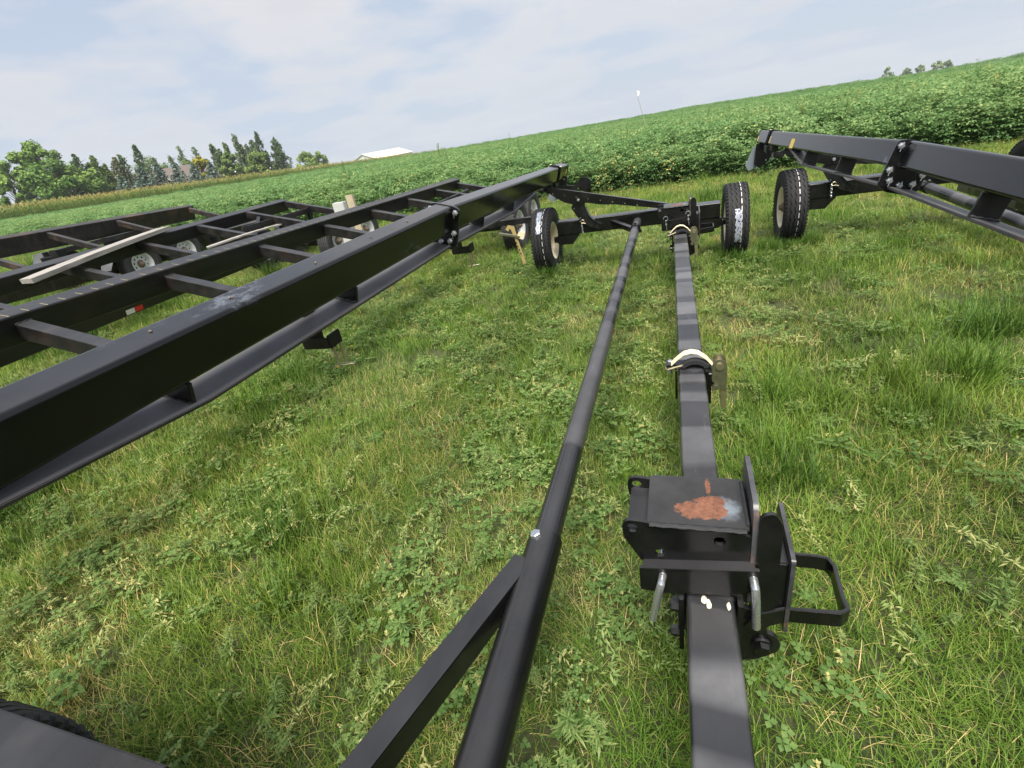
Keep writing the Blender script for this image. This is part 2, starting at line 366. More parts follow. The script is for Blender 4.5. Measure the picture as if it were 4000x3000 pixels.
# ------------------------------------------------------------------ terrain
def edge_y(x): return 11.35-.05*x if x < 0 else 11.35-.12*x
def sstep(a, b, x):
    t = max(0, min(1, (x-a)/(b-a))); return t*t*(3-2*t)
def ground(x, y):
    r = math.hypot(x, y)
    tt = max(-.35, min(1.6, -x/92))
    z = 2.7*max(0, min(1.6, (-x-2)/92))-(.0168+.0147*tt)*max(0, y-11)-.052*max(0, min(60, x-2))*sstep(14, 45, r)
    z -= .00016*max(0, y-130-90*max(0, min(1, tt)))**2
    return max(z, -90)
def sheet(name, xs, ys, f, m):
    mb = MB(); nx = len(xs)
    mb.add([(x, y, f(x, y)) for y in ys for x in xs], [(j*nx+i, j*nx+i+1, (j+1)*nx+i+1, (j+1)*nx+i) for j in range(len(ys)-1) for i in range(nx-1)])
    return build(name, mb, m, smooth=60)
def axis_pts(a, b, fine, far):
    out = []; x = 0.0
    st = fine
    while x < b: out.append(x); x += st; st = min(far, st*1.09)
    x = -fine; st = fine
    while x > a: out.insert(0, x); x -= st; st = min(far, st*1.09)
    return [a]+out+[b]
gxs = axis_pts(-900, 700, .5, 30); gys = axis_pts(-60, 1500, .5, 30)
def gz(x, y):
    z = ground(x, y)
    if abs(x) < 40 and -10 < y < 30: z += .012*noise.noise(Vector((x*1.1, y*1.1, 0)))-.006
    return z
gro = sheet('ground', gxs, gys, gz, 'soil'); setp(gro, 'grassy lot and farmland ground running back to the hill', None, None, 'structure')
# the field bed, a sheet just above the ground under the soybean and corn crops
mb = MB(); rows = []
fxs = [x for x in gxs if -330 < x < 330]; 
fys = [0, .5, 1.2, 2.2, 3.5, 5, 7, 10, 14, 19, 25, 32, 40, 50, 62, 76, 92, 110, 130, 155, 180, 210, 250, 300, 360, 450]
mb.add([(x, edge_y(x)+.3+dy, gz(x, edge_y(x)+.3+dy)+.02+.75*sstep(60, 160, dy)) for dy in fys for x in fxs],
       [(j*len(fxs)+i, j*len(fxs)+i+1, (j+1)*len(fxs)+i+1, (j+1)*len(fxs)+i) for j in range(len(fys)-1) for i in range(len(fxs)-1)])
setp(build('field_ground', mb, 'field_soil', smooth=60), 'bed of the soybean field beyond the lot', None, None, 'structure')

# ------------------------------------------------------------------ instanced stuff (grass, crops)
def ribbon(mb, base, az, length, width, lean, droop, col, seg=3, fold=0):
    """one blade: narrow ribbon that leans and droops"""
    d = Vector((math.cos(az), math.sin(az), 0)); sd_ = Vector((-d.y, d.x, 0)); p = Vector(base); ang = lean
    vs = []; st = length/seg
    for i in range(seg+1):
        ww = width*(1-(i/seg)**1.6)*.5+ (.0004 if i == seg else 0)
        vs += [p-sd_*ww, p+sd_*ww]
        p = p+(d*math.sin(ang)+Vector((0, 0, 1))*math.cos(ang))*st; ang += droop/seg
    mb.add(vs, [(2*i, 2*i+1, 2*i+3, 2*i+2) for i in range(seg)], col)
def leaf(mb, p, d, up, ln, wd, col, fold=.25):
    d = d.normalized(); s = d.cross(up).normalized(); u = s.cross(d)
    p = Vector(p)
    a = p; b = p+d*ln*.45+s*wd*.5+u*fold*wd*.5; c_ = p+d*ln*.45-s*wd*.5+u*fold*wd*.5; m_ = p+d*ln*.5; e = p+d*ln-u*ln*.12
    mb.add([a, b, m_, c_, e], [(0, 1, 2), (0, 2, 3), (1, 4, 2), (2, 4, 3)], col)
def src_collection(name, mbs, m):
    c = bpy.data.collections.new(name)
    for i, mb in enumerate(mbs):
        me = bpy.data.meshes.new(name); me.from_pydata([tuple(v) for v in mb.v], [], mb.f)
        at = me.attributes.new('col', 'FLOAT', 'POINT'); at.data.foreach_set('value', mb.c)
        me.materials.append(MATS[m[i] if isinstance(m, list) else m])
        o = bpy.data.objects.new('%s_%02d' % (name, i), me); c.objects.link(o)
    return c
def scatter(name, coll, pts, label, tilt=.12):
    """pts: (x, y, z, rotz, scale, index)"""
    me = bpy.data.meshes.new(name); me.from_pydata([p[:3] for p in pts], [], [])
    a = me.attributes.new('rot', 'FLOAT_VECTOR', 'POINT')
    a.data.foreach_set('vector', [k for p in pts for k in (random.uniform(-tilt, tilt), random.uniform(-tilt, tilt), p[3])])
    a = me.attributes.new('scl', 'FLOAT_VECTOR', 'POINT'); a.data.foreach_set('vector', [k for p in pts for k in (p[4], p[4], p[4]*random.uniform(.85, 1.15))])
    a = me.attributes.new('idx', 'INT', 'POINT'); a.data.foreach_set('value', [p[5] for p in pts])
    o = bpy.data.objects.new(name, me); COL.objects.link(o); setp(o, label, None, None, 'stuff')
    ng = bpy.data.node_groups.new(name+'_nodes', 'GeometryNodeTree')
    ng.interface.new_socket('Geometry', in_out='INPUT', socket_type='NodeSocketGeometry'); ng.interface.new_socket('Geometry', in_out='OUTPUT', socket_type='NodeSocketGeometry')
    gi = ng.nodes.new('NodeGroupInput'); go = ng.nodes.new('NodeGroupOutput')
    ci = ng.nodes.new('GeometryNodeCollectionInfo'); ci.inputs['Collection'].default_value = coll
    ci.inputs['Separate Children'].default_value = True; ci.inputs['Reset Children'].default_value = True
    ip = ng.nodes.new('GeometryNodeInstanceOnPoints'); ip.inputs['Pick Instance'].default_value = True
    def na(nm, ty):
        n = ng.nodes.new('GeometryNodeInputNamedAttribute'); n.data_type = ty; n.inputs['Name'].default_value = nm
        return next(s for s in n.outputs if s.enabled and s.name == 'Attribute')
    l = ng.links
    l.new(gi.outputs[0], ip.inputs['Points']); l.new(ci.outputs[0], ip.inputs['Instance'])
    l.new(na('idx', 'INT'), ip.inputs['Instance Index'])
    er = ng.nodes.new('FunctionNodeEulerToRotation'); l.new(na('rot', 'FLOAT_VECTOR'), er.inputs[0]); l.new(er.outputs[0], ip.inputs['Rotation'])
    l.new(na('scl', 'FLOAT_VECTOR'), ip.inputs['Scale']); l.new(ip.outputs[0], go.inputs[0])
    md = o.modifiers.new('scatter', 'NODES'); md.node_group = ng
    return o
U = random.uniform
# --- grass patches
def grass_patch(n, rad, lmin, lmax, wid, colf, lean=.7):
    mb = MB()
    for i in range(n):
        a = U(0, 6.283); r = rad*math.sqrt(random.random())
        ribbon(mb, (r*math.cos(a), r*math.sin(a), -.01), U(0, 6.283), U(lmin, lmax), wid*U(.7, 1.3), U(.05, lean), U(.2, 1.3), colf(), 3)
    return mb
gcol = lambda: U(.75, .98) if random.random() < .07 else min(.74, max(.02, random.gauss(.46, .15)))
dcol = lambda: U(.72, 1.0)
patches = [grass_patch(190, .17, .035, .10, .0038, gcol, .9) for _ in range(4)]
patches += [grass_patch(110, .15, .07, .15, .0048, lambda: min(.7, random.gauss(.40, .12)), .5) for _ in range(3)]
patches += [grass_patch(170, .18, .04, .12, .0028, lambda: dcol() if random.random() < .5 else gcol(), 1.3) for _ in range(2)]
patches_low = [grass_patch(260, .2, .05, .14, .0032, gcol, 1.45) for _ in range(3)]
mb = grass_patch(120, .1, .12, .26, .006, lambda: U(.12, .45), .55); patches.append(mb)      # tall tuft
patches += patches_low
gsrc = src_collection('grass_tuft', patches, 'grass')
pts = []
def lot(x, y): return y < edge_y(x)+.5
def addgrass(x0, x1, y0, y1, dens, smin, smax):
    st = 1/math.sqrt(dens)        # jittered grid, so no bare gaps
    for q_ in range(int((x1-x0)/st)*int((y1-y0)/st)):
        x = x0+(q_ % int((x1-x0)/st)+U(-.2, 1.2))*st; y = y0+(q_//int((x1-x0)/st)+U(-.2, 1.2))*st
        if not lot(x, y): continue
        w1 = noise.noise(Vector((x*.9, y*.9, 3))); w2 = noise.noise(Vector((x*2.3, y*2.3, 9)))
        nearE = sstep(7, 10, y)
        k = random.random()
        if w1 > .25 and k < .3: idx = 9 if random.random() < .35 else random.choice((4, 5, 6))
        elif w1 < -.15 and k < .55: idx = random.choice((7, 8))
        elif k < .17: idx = random.choice((7, 8))
        elif k < .45-.3*nearE: idx = random.choice((4, 5, 6))
        elif k < .72: idx = random.randrange(10, 13)
        else: idx = random.randrange(4)
        sc = U(smin, smax)*(1+.25*w1)
        pts.append((x, y, gz(x, y), U(0, 6.283), sc, idx))
addgrass(-3.2, 2.4, .1, 3.2, 78, .7, 1.0)
addgrass(-4.8, 3.6, 3.2, 6.5, 42, .75, 1.1)
addgrass(-6.5, 6.5, 6.5, 12.5, 34, .85, 1.25)
addgrass(-9, -4.5, 1, 6.5, 34, .9, 1.3); addgrass(-13, -6.5, 4, 14.5, 18, 1.1, 1.6); addgrass(-34, -12, 6, 19, 9, 1.3, 2.2); addgrass(-5, -2.8, .4, 3.2, 60, .9, 1.2)
addgrass(3, 9, 3, 7, 20, .9, 1.3)
for x, y in [(-1.42, 5.3), (.56, 5.3), (1.14, 5.6), (-1.35, 5.25), (.65, 5.25), (1.0, 5.6), (-1.5, 5.35), (.45, 5.3), (1.3, 5.75), (.9, 5.7), (.95, 5.55)]:
    for _ in range(3): pts.append((x+U(-.12, .12), y+U(-.08, .08), 0, U(0, 6), U(.6, .9), 9))
scatter('grass', gsrc, pts, 'short uneven grass with dry blades covering the parking lot')
# --- broadleaf weeds in the lawn
def rosette(n, ln, wd, colr, up=.6):
    mb = MB()
    for i in range(n):
        a = i*2.4+U(-.3, .3); d = Vector((math.cos(a), math.sin(a), U(.15, up)))
        l_ = ln*U(.6, 1.1); p = Vector((0, 0, .01))
        for k in range(3):     # lobed leaf made of stepping leaflets
            q_ = p+d.normalized()*l_*k/3
            leaf(mb, q_, d+Vector((0, 0, -.25*k)), Vector((0, 0, 1)), l_*.45, wd*(1.1 if k < 2 else .9), U(*colr))
            for sgn in (-1, 1):
                sd_ = Vector((-d.y, d.x, .1))*sgn+d*.5
                leaf(mb, q_, sd_, Vector((0, 0, 1)), wd*1.2, wd*.5, U(*colr))
    return mb
def feathery(h, colr, n=11):
    mb = MB(); lean = Vector((U(-.5, .5), U(-.5, .5), 1)).normalized()
    for i in range(n):
        p = lean*h*(i+1)/n; a = i*2.4; sz = h*.45*(1-.5*i/n)
        for k in range(4):
            d = Vector((math.cos(a+U(-.9, .9)), math.sin(a+U(-.9, .9)), U(-.2, .6)))
            leaf(mb, p, d, Vector((0, 0, 1)), sz*U(.5, 1), sz*.16, U(*colr))
    ribbon(mb, (0, 0, 0), 0, h, .008, .1, .1, .5, 3); return mb
def clover(n=16):
    mb = MB()
    for i in range(n):
        a = U(0, 6.28); r = U(0, .13); h = U(.03, .08); p = Vector((r*math.cos(a), r*math.sin(a), h))
        for k in range(3):
            b = a+k*2.09; leaf(mb, p, Vector((math.cos(b), math.sin(b), .1)), Vector((0, 0, 1)), .022, .02, U(.1, .55), .1)
    for i in range(3):
        a = U(0, 6.28); r = U(0, .12); p = Vector((r*math.cos(a), r*math.sin(a), U(.07, .12)))
        for k in range(10): leaf(mb, p, Vector((U(-1, 1), U(-1, 1), U(-1, 1))), Vector((.1, .2, 1)), .012, .008, 1.0)
    return mb
def wilt():       # wilted pale weed lying on the grass
    mb = MB(); p = Vector((0, 0, .06)); d = Vector((1, 0, 0))
    for i in range(9):
        p = p+d*.03; d = (d+Vector((0, U(-.5, .5), U(-.15, .12)))).normalized()
        for k in range(6): leaf(mb, p+Vector((U(-.02, .02), U(-.02, .02), 0)), Vector((U(-.4, 1), U(-1, 1), U(-.5, .6))), Vector((0, 0, 1)), U(.018, .04), U(.006, .011), U(.6, 1))
    return mb
weeds = [rosette(9, .10, .018, (.1, .6)), rosette(8, .08, .015, (.15, .7)), feathery(.11, (.2, .7), 16), feathery(.15, (.3, .8), 20), clover(), clover(22), wilt(), wilt(), feathery(.09, (.55, .95), 16)]
wsrc = src_collection('weed_plant', weeds, 'weed')
wp = []
for _ in range(9500):
    x = U(-9, 6); y = U(.2, 12.5)
    if not lot(x, y): continue
    w1 = noise.noise(Vector((x*.7+5, y*.7, 1))); w3 = noise.noise(Vector((x*1.6, y*1.6, 7)))
    left = sstep(-.2, -1.2, x)
    if random.random() > .4+.5*max(0, w1)+.25*left: continue
    if random.random() < .25*sstep(6, 9, y): continue
    k = random.random()
    if w3 > .12 and k < .5: i = random.choice((6, 7, 8, 3))
    elif k < .4: i = random.choice((4, 5))
    elif k < .62: i = random.choice((2, 8))
    elif k < .8: i = random.choice((0, 1))
    else: i = random.choice((2, 3))
    wp.append((x, y, gz(x, y)+.02, U(0, 6.28), U(.45, 1.0), i))
for _ in range(3600):      # pale low weeds, thickest left of the pipe
    x = random.gauss(-1.6, 1.9); y = U(.4, 7)
    if noise.noise(Vector((x*.8, y*.8, 21))) < U(-.35, .25): continue
    wp.append((x, y, gz(x, y)+.035, U(0, 6.28), U(.45, .95), random.choice((2, 3, 8, 8, 4, 5, 6))))
scatter('lawn_weeds', wsrc, wp, 'clover, dandelion leaves and wilted pale weeds among the grass')
# --- soybeans
def soy_plant(h, n, yel):
    mb = MB()
    for i in range(n):
        zt = random.random()**.75; z = h*(.12+.88*zt); rr = .27*(1-.35*abs(zt-.5))*math.sqrt(random.random())+.03
        a = U(0, 6.28); p = Vector((rr*math.cos(a), rr*math.sin(a), z)); tilt = U(-.5, .35)
        b0 = a+U(-.6, .6)
        for k in (-1, 0, 1):
            b = b0+k*1.15; d = Vector((math.cos(b), math.sin(b), tilt+U(-.35, .2)))
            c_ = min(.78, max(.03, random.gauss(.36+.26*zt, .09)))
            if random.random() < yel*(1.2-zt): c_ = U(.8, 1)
            leaf(mb, p+d*.02, d, Vector((U(-.3, .3), U(-.3, .3), 1)), U(.06, .095), U(.04, .058), c_, .2)
    for k in range(4): ribbon(mb, (U(-.05, .05), U(-.05, .05), 0), U(0, 6), h*.9, .008, U(0, .2), .2, .3, 3)
    return mb
def pigweed(h):
    mb = MB()
    for i in range(46):
        z = h*(.3+.7*i/46); rr = .22*(1-i/50)+.02; a = i*2.4; d = Vector((math.cos(a), math.sin(a), U(.1, .7)))
        leaf(mb, Vector((0, 0, z)), d, Vector((0, 0, 1)), rr*U(.7, 1.1), .035, U(.55, .76))
    for i in range(30): leaf(mb, Vector((U(-.02, .02), U(-.02, .02), h*U(.8, 1.1))), Vector((U(-1, 1), U(-1, 1), 1.2)), Vector((1, 0, 0)), .06, .02, U(.66, .82))
    ribbon(mb, (0, 0, 0), 0, h, .012, .02, .05, .6, 3); return mb
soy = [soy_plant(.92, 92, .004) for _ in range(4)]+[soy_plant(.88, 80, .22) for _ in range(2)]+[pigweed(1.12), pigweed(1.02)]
def soy_clump(n, rad, h):
    mb = MB()
    for i in range(n):
        a = U(0, 6.28); r = rad*math.sqrt(random.random()); z = h*U(.55, 1.02); p = Vector((r*math.cos(a), r*math.sin(a), z))
        b = U(0, 6.28); leaf(mb, p, Vector((math.cos(b), math.sin(b), U(-.7, .3))), Vector((U(-.4, .4), U(-.4, .4), 1)), U(.09, .15), U(.065, .1), min(.8, max(.05, random.gauss(.5, .08))), .2)
    return mb
soy += [soy_clump(220, .6, .95) for _ in range(3)]
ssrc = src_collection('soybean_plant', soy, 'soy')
sp_ = []
def soyok(x, y): return x > -91.3 and y > edge_y(x)
def soyring(r0, r1, area, smin, smax, far):
    n = int(math.radians(112)/2*(r1*r1-r0*r0)/area)
    for _ in range(n):
        r = math.sqrt(U(r0*r0, r1*r1)); a = R(U(-77, 35)); x, y = r*math.sin(a), r*math.cos(a)
        if not soyok(x, y): continue
        k = random.random(); dy = y-edge_y(x)
        if far: i = random.choice((8, 9, 10))
        elif k < .02 and dy > .4 and r < 26: i = random.choice((6, 7))
        elif dy < .9 and k < .45 and -2.5 < x < 1.2: i = random.choice((4, 5))
        else: i = random.randrange(4)
        s = U(smin, smax)*(.72 if dy < .4 else .86 if dy < .9 else 1)*(1+.07*noise.noise(Vector((x*.6, y*.6, 2))))
        sp_.append((x, y, gz(x, y)-(.05 if i not in (6, 7) else 0)+.0, U(0, 6.28), s, i))
soyring(9, 17, .075, .92, 1.1, False); soyring(17, 30, .13, .95, 1.12, False); soyring(30, 60, .3, 1.0, 1.15, False)
soyring(60, 110, .9, 1.0, 1.12, True); soyring(110, 210, 2.6, 1.25, 1.5, True); soyring(210, 330, 7, 1.8, 2.3, True)
for x in [i*.22 for i in range(-70, 40)]:      # the front row of the field
    for k in range(2):
        xx = x+U(-.1, .1); yy = edge_y(xx)+U(0, .3); i = random.choice((4, 5)) if -2.5 < xx < .6 and random.random() < .65 else random.randrange(4)
        sp_.append((xx, yy, gz(xx, yy)-.03, U(0, 6.28), U(.58, .85), i))
for _ in range(60):       # yellow-green weed stalks towards the right of the field front
    x = random.gauss(4.0, 2.2); y = edge_y(x)+U(.2, 5); sp_.append((x, y, gz(x, y)-.06, U(0, 6.28), U(.8, 1.0), random.choice((6, 7))))
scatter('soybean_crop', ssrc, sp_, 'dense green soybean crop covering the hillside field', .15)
# weeds standing at the field margin on the left, and grass verge
vp = []
for _ in range(420):
    x = U(-30, 8); y = edge_y(x)-U(.0, .7)
    vp.append((x, y, gz(x, y), U(0, 6.28), U(1.0, 2.0), random.choice((2, 3, 8, 0))))
for _ in range(160):
    x = U(-24, -12); y = edge_y(x)-U(.2, 3); vp.append((x, y, gz(x, y), U(0, 6.28), U(2.0, 4.0), random.choice((2, 3, 8))))
scatter('margin_weeds', wsrc, vp, 'leafy weeds along the margin between lot and soybean field')
# --- corn
def corn_plant(h):
    mb = MB(); ribbon(mb, (0, 0, 0), 0, h*.9, .05, 0, .03, .35, 2); ribbon(mb, (0, 0, 0), 1.57, h*.9, .05, 0, .03, .35, 2)
    for i in range(11):
        z = h*(.12+.072*i); ribbon(mb, (0, 0, z), (i % 2)*3.14+U(-.7, .7), U(.55, .85), .085, U(.35, .6), U(1.1, 2.0), U(.25, .7), 4)
    for k in range(7): ribbon(mb, (0, 0, h*.86), U(0, 6.28), h*.14, .028, U(.0, .6), .3, U(.88, 1), 2)
    return mb
csrc = src_collection('corn_plant', [corn_plant(U(2.75, 2.95)) for _ in range(5)], 'corn')
cp = []
for rw in range(16):
    x0 = -92-.76*rw; y = 15.0
    while y < 330:
        if rw < 4 or random.random() < .6: cp.append((x0+U(-.08, .08), y, gz(x0, y), U(0, 6.28), U(.93, 1.07), random.randrange(5)))
        y += U(.16, .3) if y < 170 else U(.3, .5)
scatter('corn_crop', csrc, cp, 'tall corn with tan tassels along the far edge of the soybeans', .05)

# ------------------------------------------------------------------ wheels
def tyre_mesh(R_=.365, W=.215, rim=.196):
    h = W/2; pr = [(-.078, rim), (-.088, rim+.012), (-h, .275), (-h+.004, .315), (-h+.014, .345), (-.086, .3585)]
    zz = [0]*len(pr)
    for gx in (-.058, -.019, .019, .058):
        pr += [(gx-.0075, R_-.002+.001*(abs(gx) < .03)), (gx-.005, R_-.012), (gx+.005, R_-.012), (gx+.0075, R_-.002+.001*(abs(gx) < .03))]
        zz += [.005, .005, .005, .005]
    pr += [(.086, .3585), (h-.014, .345), (h-.004, .315), (h, .275), (.088, rim+.012), (.078, rim)]; zz += [0]*6
    mb = MB(); mb.lathe(pr, (0, 0, 0), 'X', 120, zig=zz)
    # shoulder lugs: short notched ribs around both shoulders
    for s in (-1, 1):
        for i in range(60):
            a = 2*math.pi*i/60; ca, sa = math.cos(a), math.sin(a)
            rad = Vector((0, ca, sa)); tan = Vector((0, -sa, ca))
            c_ = rad*.3535+Vector((s*.0935, 0, 0)); M = Matrix((Vector((1, 0, 0)), tan, rad)).transposed()
            mb.box(c_, (.02, .019, .009), M @ Matrix.Rotation(s*.6, 3, 'Y'))
    return mb
def mesh_of(name, mb, smooth=40):
    me = bpy.data.meshes.new(name); me.from_pydata([tuple(v) for v in mb.v], [], mb.f)
    bm = bmesh.new(); bm.from_mesh(me); bmesh.ops.recalc_face_normals(bm, faces=bm.faces[:]); bm.to_mesh(me); bm.free()
    me.shade_smooth(); me.set_sharp_from_angle(angle=R(smooth)); return me
TYRE = mesh_of('tyre', tyre_mesh()); TYRE_W = TYRE.copy()
def rim_mesh(holes):
    mb = MB()
    mb.lathe([(-.088, .204), (-.084, .208), (-.078, .198), (-.06, .185), (-.03, .168), (.03, .168), (.06, .185), (.078, .198), (.084, .208), (.088, .204), (.082, .193), (.066, .178), (.034, .160), (-.034, .160), (-.066, .178), (-.082, .193)], (0, 0, 0), 'X', 48, closed=True)
    disc = [(.163*math.cos(2*math.pi*i/40), .163*math.sin(2*math.pi*i/40)) for i in range(40)]
    pm = plate(disc, .008, ((.018, 0, 0), (0, 1, 0), (0, 0, 1), (1, 0, 0)), [(.122*math.cos(2*math.pi*i/holes), .122*math.sin(2*math.pi*i/holes), .017) for i in range(holes)] if holes else ())
    mb.add(pm.v, pm.f); return mb
RIM_P = mesh_of('rim_plain', rim_mesh(0)); RIM_H = mesh_of('rim_holed', rim_mesh(10))
hm = MB(); hm.lathe([(.02, .075), (.03, .07), (.034, .05), (.075, .045), (.08, .03), (.1, .028), (.104, .02), (.104, 0)], (0, 0, 0), 'X', 20)
for i in range(5):
    a = i*2*math.pi/5; hm.hexnut((.026, .058*math.cos(a), .058*math.sin(a)), (1, 0, 0), .012, .02)
HUB = mesh_of('hub', hm)
LINE = MB(); LINE.lathe([(-.0025, .3655), (.0025, .3655)], (0, 0, 0), 'X', 90); LINE.f = [f for i, f in enumerate(LINE.f) if i % 3 != 0]
LINEM = mesh_of('tread_line', LINE)
MCOPY = {}
def with_mat(me, m):
    k = (me.name, m)
    if k not in MCOPY:
        c = me.copy(); c.materials.clear(); c.materials.append(MATS[m]); MCOPY[k] = c
    return MCOPY[k]
def wheel(parent, loc, outer, rim='cream_rim', holed=False, spin=0, rubber='rubber', line=None, label=None, scale=1, hub='hub_rusty'):
    base = Vector(loc)-parent.location
    o = link('wheel', with_mat(RIM_H if holed else RIM_P, rim), None, parent); o.location = base
    o.rotation_euler = (spin, 0, 0 if outer > 0 else math.pi); o.scale = (scale,)*3
    link('tyre', with_mat(TYRE, rubber), None, o); link('hub', with_mat(HUB, hub), None, o)
    if line is not None:
        l_ = link('tread_line', with_mat(LINEM, 'tape_white'), None, o); l_.location.x = line*outer; l_['kind'] = 'stuff'
    if label: o['label'] = label
    return o
def tyre_label(whl, outer, x0, x1, a0, a1, seed):
    """torn foil sticker wrapped on the tread; angles measured in the tyre's own y-z plane"""
    rd = random.Random(seed); mb = MB(); na, nx = 26, 12; r = .3672
    for i in range(na):
        for j in range(nx):
            u, v = (i+.5)/na, (j+.5)/nx
            ed = min(u, 1-u, v, 1-v)
            if rd.random() < (.42 if ed < .07 else .10) or noise.noise(Vector((u*7+seed, v*5, 0))) > .42: continue
            aa = [a0+(a1-a0)*(i+k)/na for k in (0, 1)]; xx = [x0+(x1-x0)*(j+k)/nx for k in (0, 1)]
            jit = lambda: rd.uniform(-.0015, .0015)
            mb.add([(xx[0]+jit(), r*math.cos(aa[0]), r*math.sin(aa[0])), (xx[1]+jit(), r*math.cos(aa[0]), r*math.sin(aa[0])), (xx[1]+jit(), r*math.cos(aa[1]), r*math.sin(aa[1])), (xx[0]+jit(), r*math.cos(aa[1]), r*math.sin(aa[1]))], [(0, 1, 2, 3)])
    me = mesh_of('tyre_label', mb); o = link('tyre_label', me, 'foil', whl); o['label'] = 'torn silver foil sticker on the tread'
    o.rotation_euler.z = 0 if outer > 0 else math.pi
    return o

# ------------------------------------------------------------------ header trailers (beam on one side, axles, pipe, rail with saddles)
def arc(cx, cy, r, a0, a1, n=8): return [(cx+r*math.cos(R(a0+(a1-a0)*i/n)), cy+r*math.sin(R(a0+(a1-a0)*i/n))) for i in range(n+1)]
def chain(parent, p0, p1, sag=.03, n=7, m='zinc'):
    p0, p1 = Vector(p0), Vector(p1); mb = MB()
    for i in range(n):
        t_ = (i+.5)/n; c_ = p0.lerp(p1, t_)-Vector((0, 0, sag*4*t_*(1-t_))); d = (p1-p0).normalized(); s = d.cross(Vector((0, 1, 0) if i % 2 else (.6, .5, .3))).normalized()
        ln = (p1-p0).length/n*.62
        mb.tube([c_+d*ln*math.cos(2*math.pi*k/10)+s*.007*math.sin(2*math.pi*k/10) for k in range(10)], .0022, 5, closed=True, up=d.cross(s))
    return build('pin_chain', mb, m, parent)
def beam_frame(p0, p1, roll):
    """right-top corner line p0->p1; returns function (s, a, b): s metres from p0, a to the left of the right edge, b below the top"""
    d = (p1-p0).normalized(); u0 = Vector((0, 0, 1)); w_ = d.cross(u0).normalized(); u_ = w_.cross(d)
    w2 = w_*math.cos(roll)-u_*math.sin(roll); u2 = u_*math.cos(roll)+w_*math.sin(roll)
    return (lambda s, a, b: p0+d*s-w2*a-u2*b), d, w2, u2
BW = .108
def header_trailer(tr, near0, spl, far, roll, ax, ay, adx, P, full=True):
    near0, spl, far = Vector(near0), Vector(spl), Vector(far); BH = P['bh']; gap = P['gap']; k_ = BH-.124+gap-.1
    fn, d1, w1, u1 = beam_frame(near0, spl, roll); ff, d2, w2, u2 = beam_frame(spl, far, roll)
    Ln = (spl-near0).length; Lf = (far-spl).length
    for nm, f, ln, d, u in (('main_beam', fn, Ln-.012, d1, u1), ('main_beam', ff, Lf, d2, u2)):
        s0 = 0 if f is fn else .012
        mb = MB(); mb.sweep(rrect(BW, BH, .016, 5), [f(s0+(ln-s0)*k/6, BW/2, BH/2) for k in range(7)], up=u); build(nm, mb, 'beam_paint', tr)
    # splice flanges with bolts
    def fl(f, s, d, w_, u_):
        o = f(s, BW/2, 0)
        out_ = rounded([(-.098, -.008), (-.098, -.222-k_), (-.05, -.248-k_), (.05, -.248-k_), (.098, -.222-k_), (.098, -.008), (.055, .004), (-.055, .004)], .016)
        return plate(out_, .011, (o, w_, u_, d))
    build('splice_flange', fl(fn, Ln-.0115, d1, w1, u1), 'black_gloss', tr); build('splice_flange', fl(ff, .0005, d2, w2, u2), 'black_gloss', tr)
    for a, b in ((.077, -.03), (.077, -.145), (-.077, -.03), (-.077, -.145), (-.055, -.192-k_), (0, -.205-k_), (.055, -.192-k_)):
        mb = MB(); c_ = fn(Ln, BW/2, 0)+w1*a+u1*b
        mb.hexnut(c_-d1*.0115, -d1, .0165, .016); mb.tube([c_+d1*.012, c_-d1*.04], .0085, 8)
        mb.tube([c_-d1*.034-u1*.026, c_-d1*.034+u1*.02], .002, 5); build('bolt', mb, 'zinc', tr)
    # truss bar below the beam, kinked at the first and last gusset
    bar = [fn(P['bar0'], BW/2, BH+.004), fn(P['g'][0], BW/2, BH+gap), fn(Ln-.012, BW/2, BH+gap)]
    bar2 = [ff(.012, BW/2, BH+gap), ff(P['gf'][-1], BW/2, BH+gap), ff(P['bar1'], BW/2, BH+.002)]
    prof = [(-.05, -.006), (.066, -.006), (.066, .006), (-.05, .006)]
    for b_, u_ in ((bar, u1), (bar2, u2)):
        mb = MB(); mb.sweep(prof, b_, up=u_); build('truss_bar', mb, 'bar_paint', tr, bevel=.002)
    for f, ss, w_, u_, d in ((fn, P['g'], w1, u1, d1), (ff, P['gf'], w2, u2, d2)):
        for s in ss:
            M = Matrix((w_, d, u_)).transposed(); mb = MB(); c_ = f(s+.02, BW/2, BH+gap/2-.002)
            mb.box(c_-d*.06, (.1, .014, gap-.006), M)
            build('gusset', mb, 'black_paint', tr, bevel=.0015)
            mb = MB(); pth = [f(s-.052, BW/2+.05-.1*k/10, BH+gap-.01)+u_*.002*math.sin(k*2.1) for k in range(11)]; mb.tube(pth, .006, 6); build('weld_bead', mb, 'weld', tr)
    # clamps round the beam near the far end, end cap
    for s in (Lf-.52, Lf-.485):
        mb = MB(); M = [ff(s, 0, 0)]
        ring = [ff(s, BW/2, BH/2)+w2*x+u2*y for x, y in rrect(BW+.014, BH+.014, .02, 4)]
        mb.tube(ring, .0065, 6, closed=True, up=d2); build('beam_clamp', mb, 'black_gloss', tr)
        mb = MB(); ring = [ff(s+.012, BW/2, 0)+w2*x+u2*.009 for x in (-.066, -.03, 0, .03, .066)]; mb.tube(ring, .0035, 5); build('clamp_edge', mb, 'webbing', tr)
    mb = MB(); mb.sweep(rrect(BW+.006, BH+.006, .014, 4), [ff(Lf-.002, BW/2, BH/2), ff(Lf+.012, BW/2, BH/2)], up=u2); build('end_cap', mb, 'black_gloss', tr, bevel=.002)
    # tilt bracket hanging at the end: black plate, gray sheet, hook arm
    e = ff(Lf-.13, BW/2, BH); ex, ey, ez = e.x, e.y, e.z
    X2 = lambda y: ((ex, y, ez), (1, 0, 0), (0, 0, 1), (0, 1, 0))
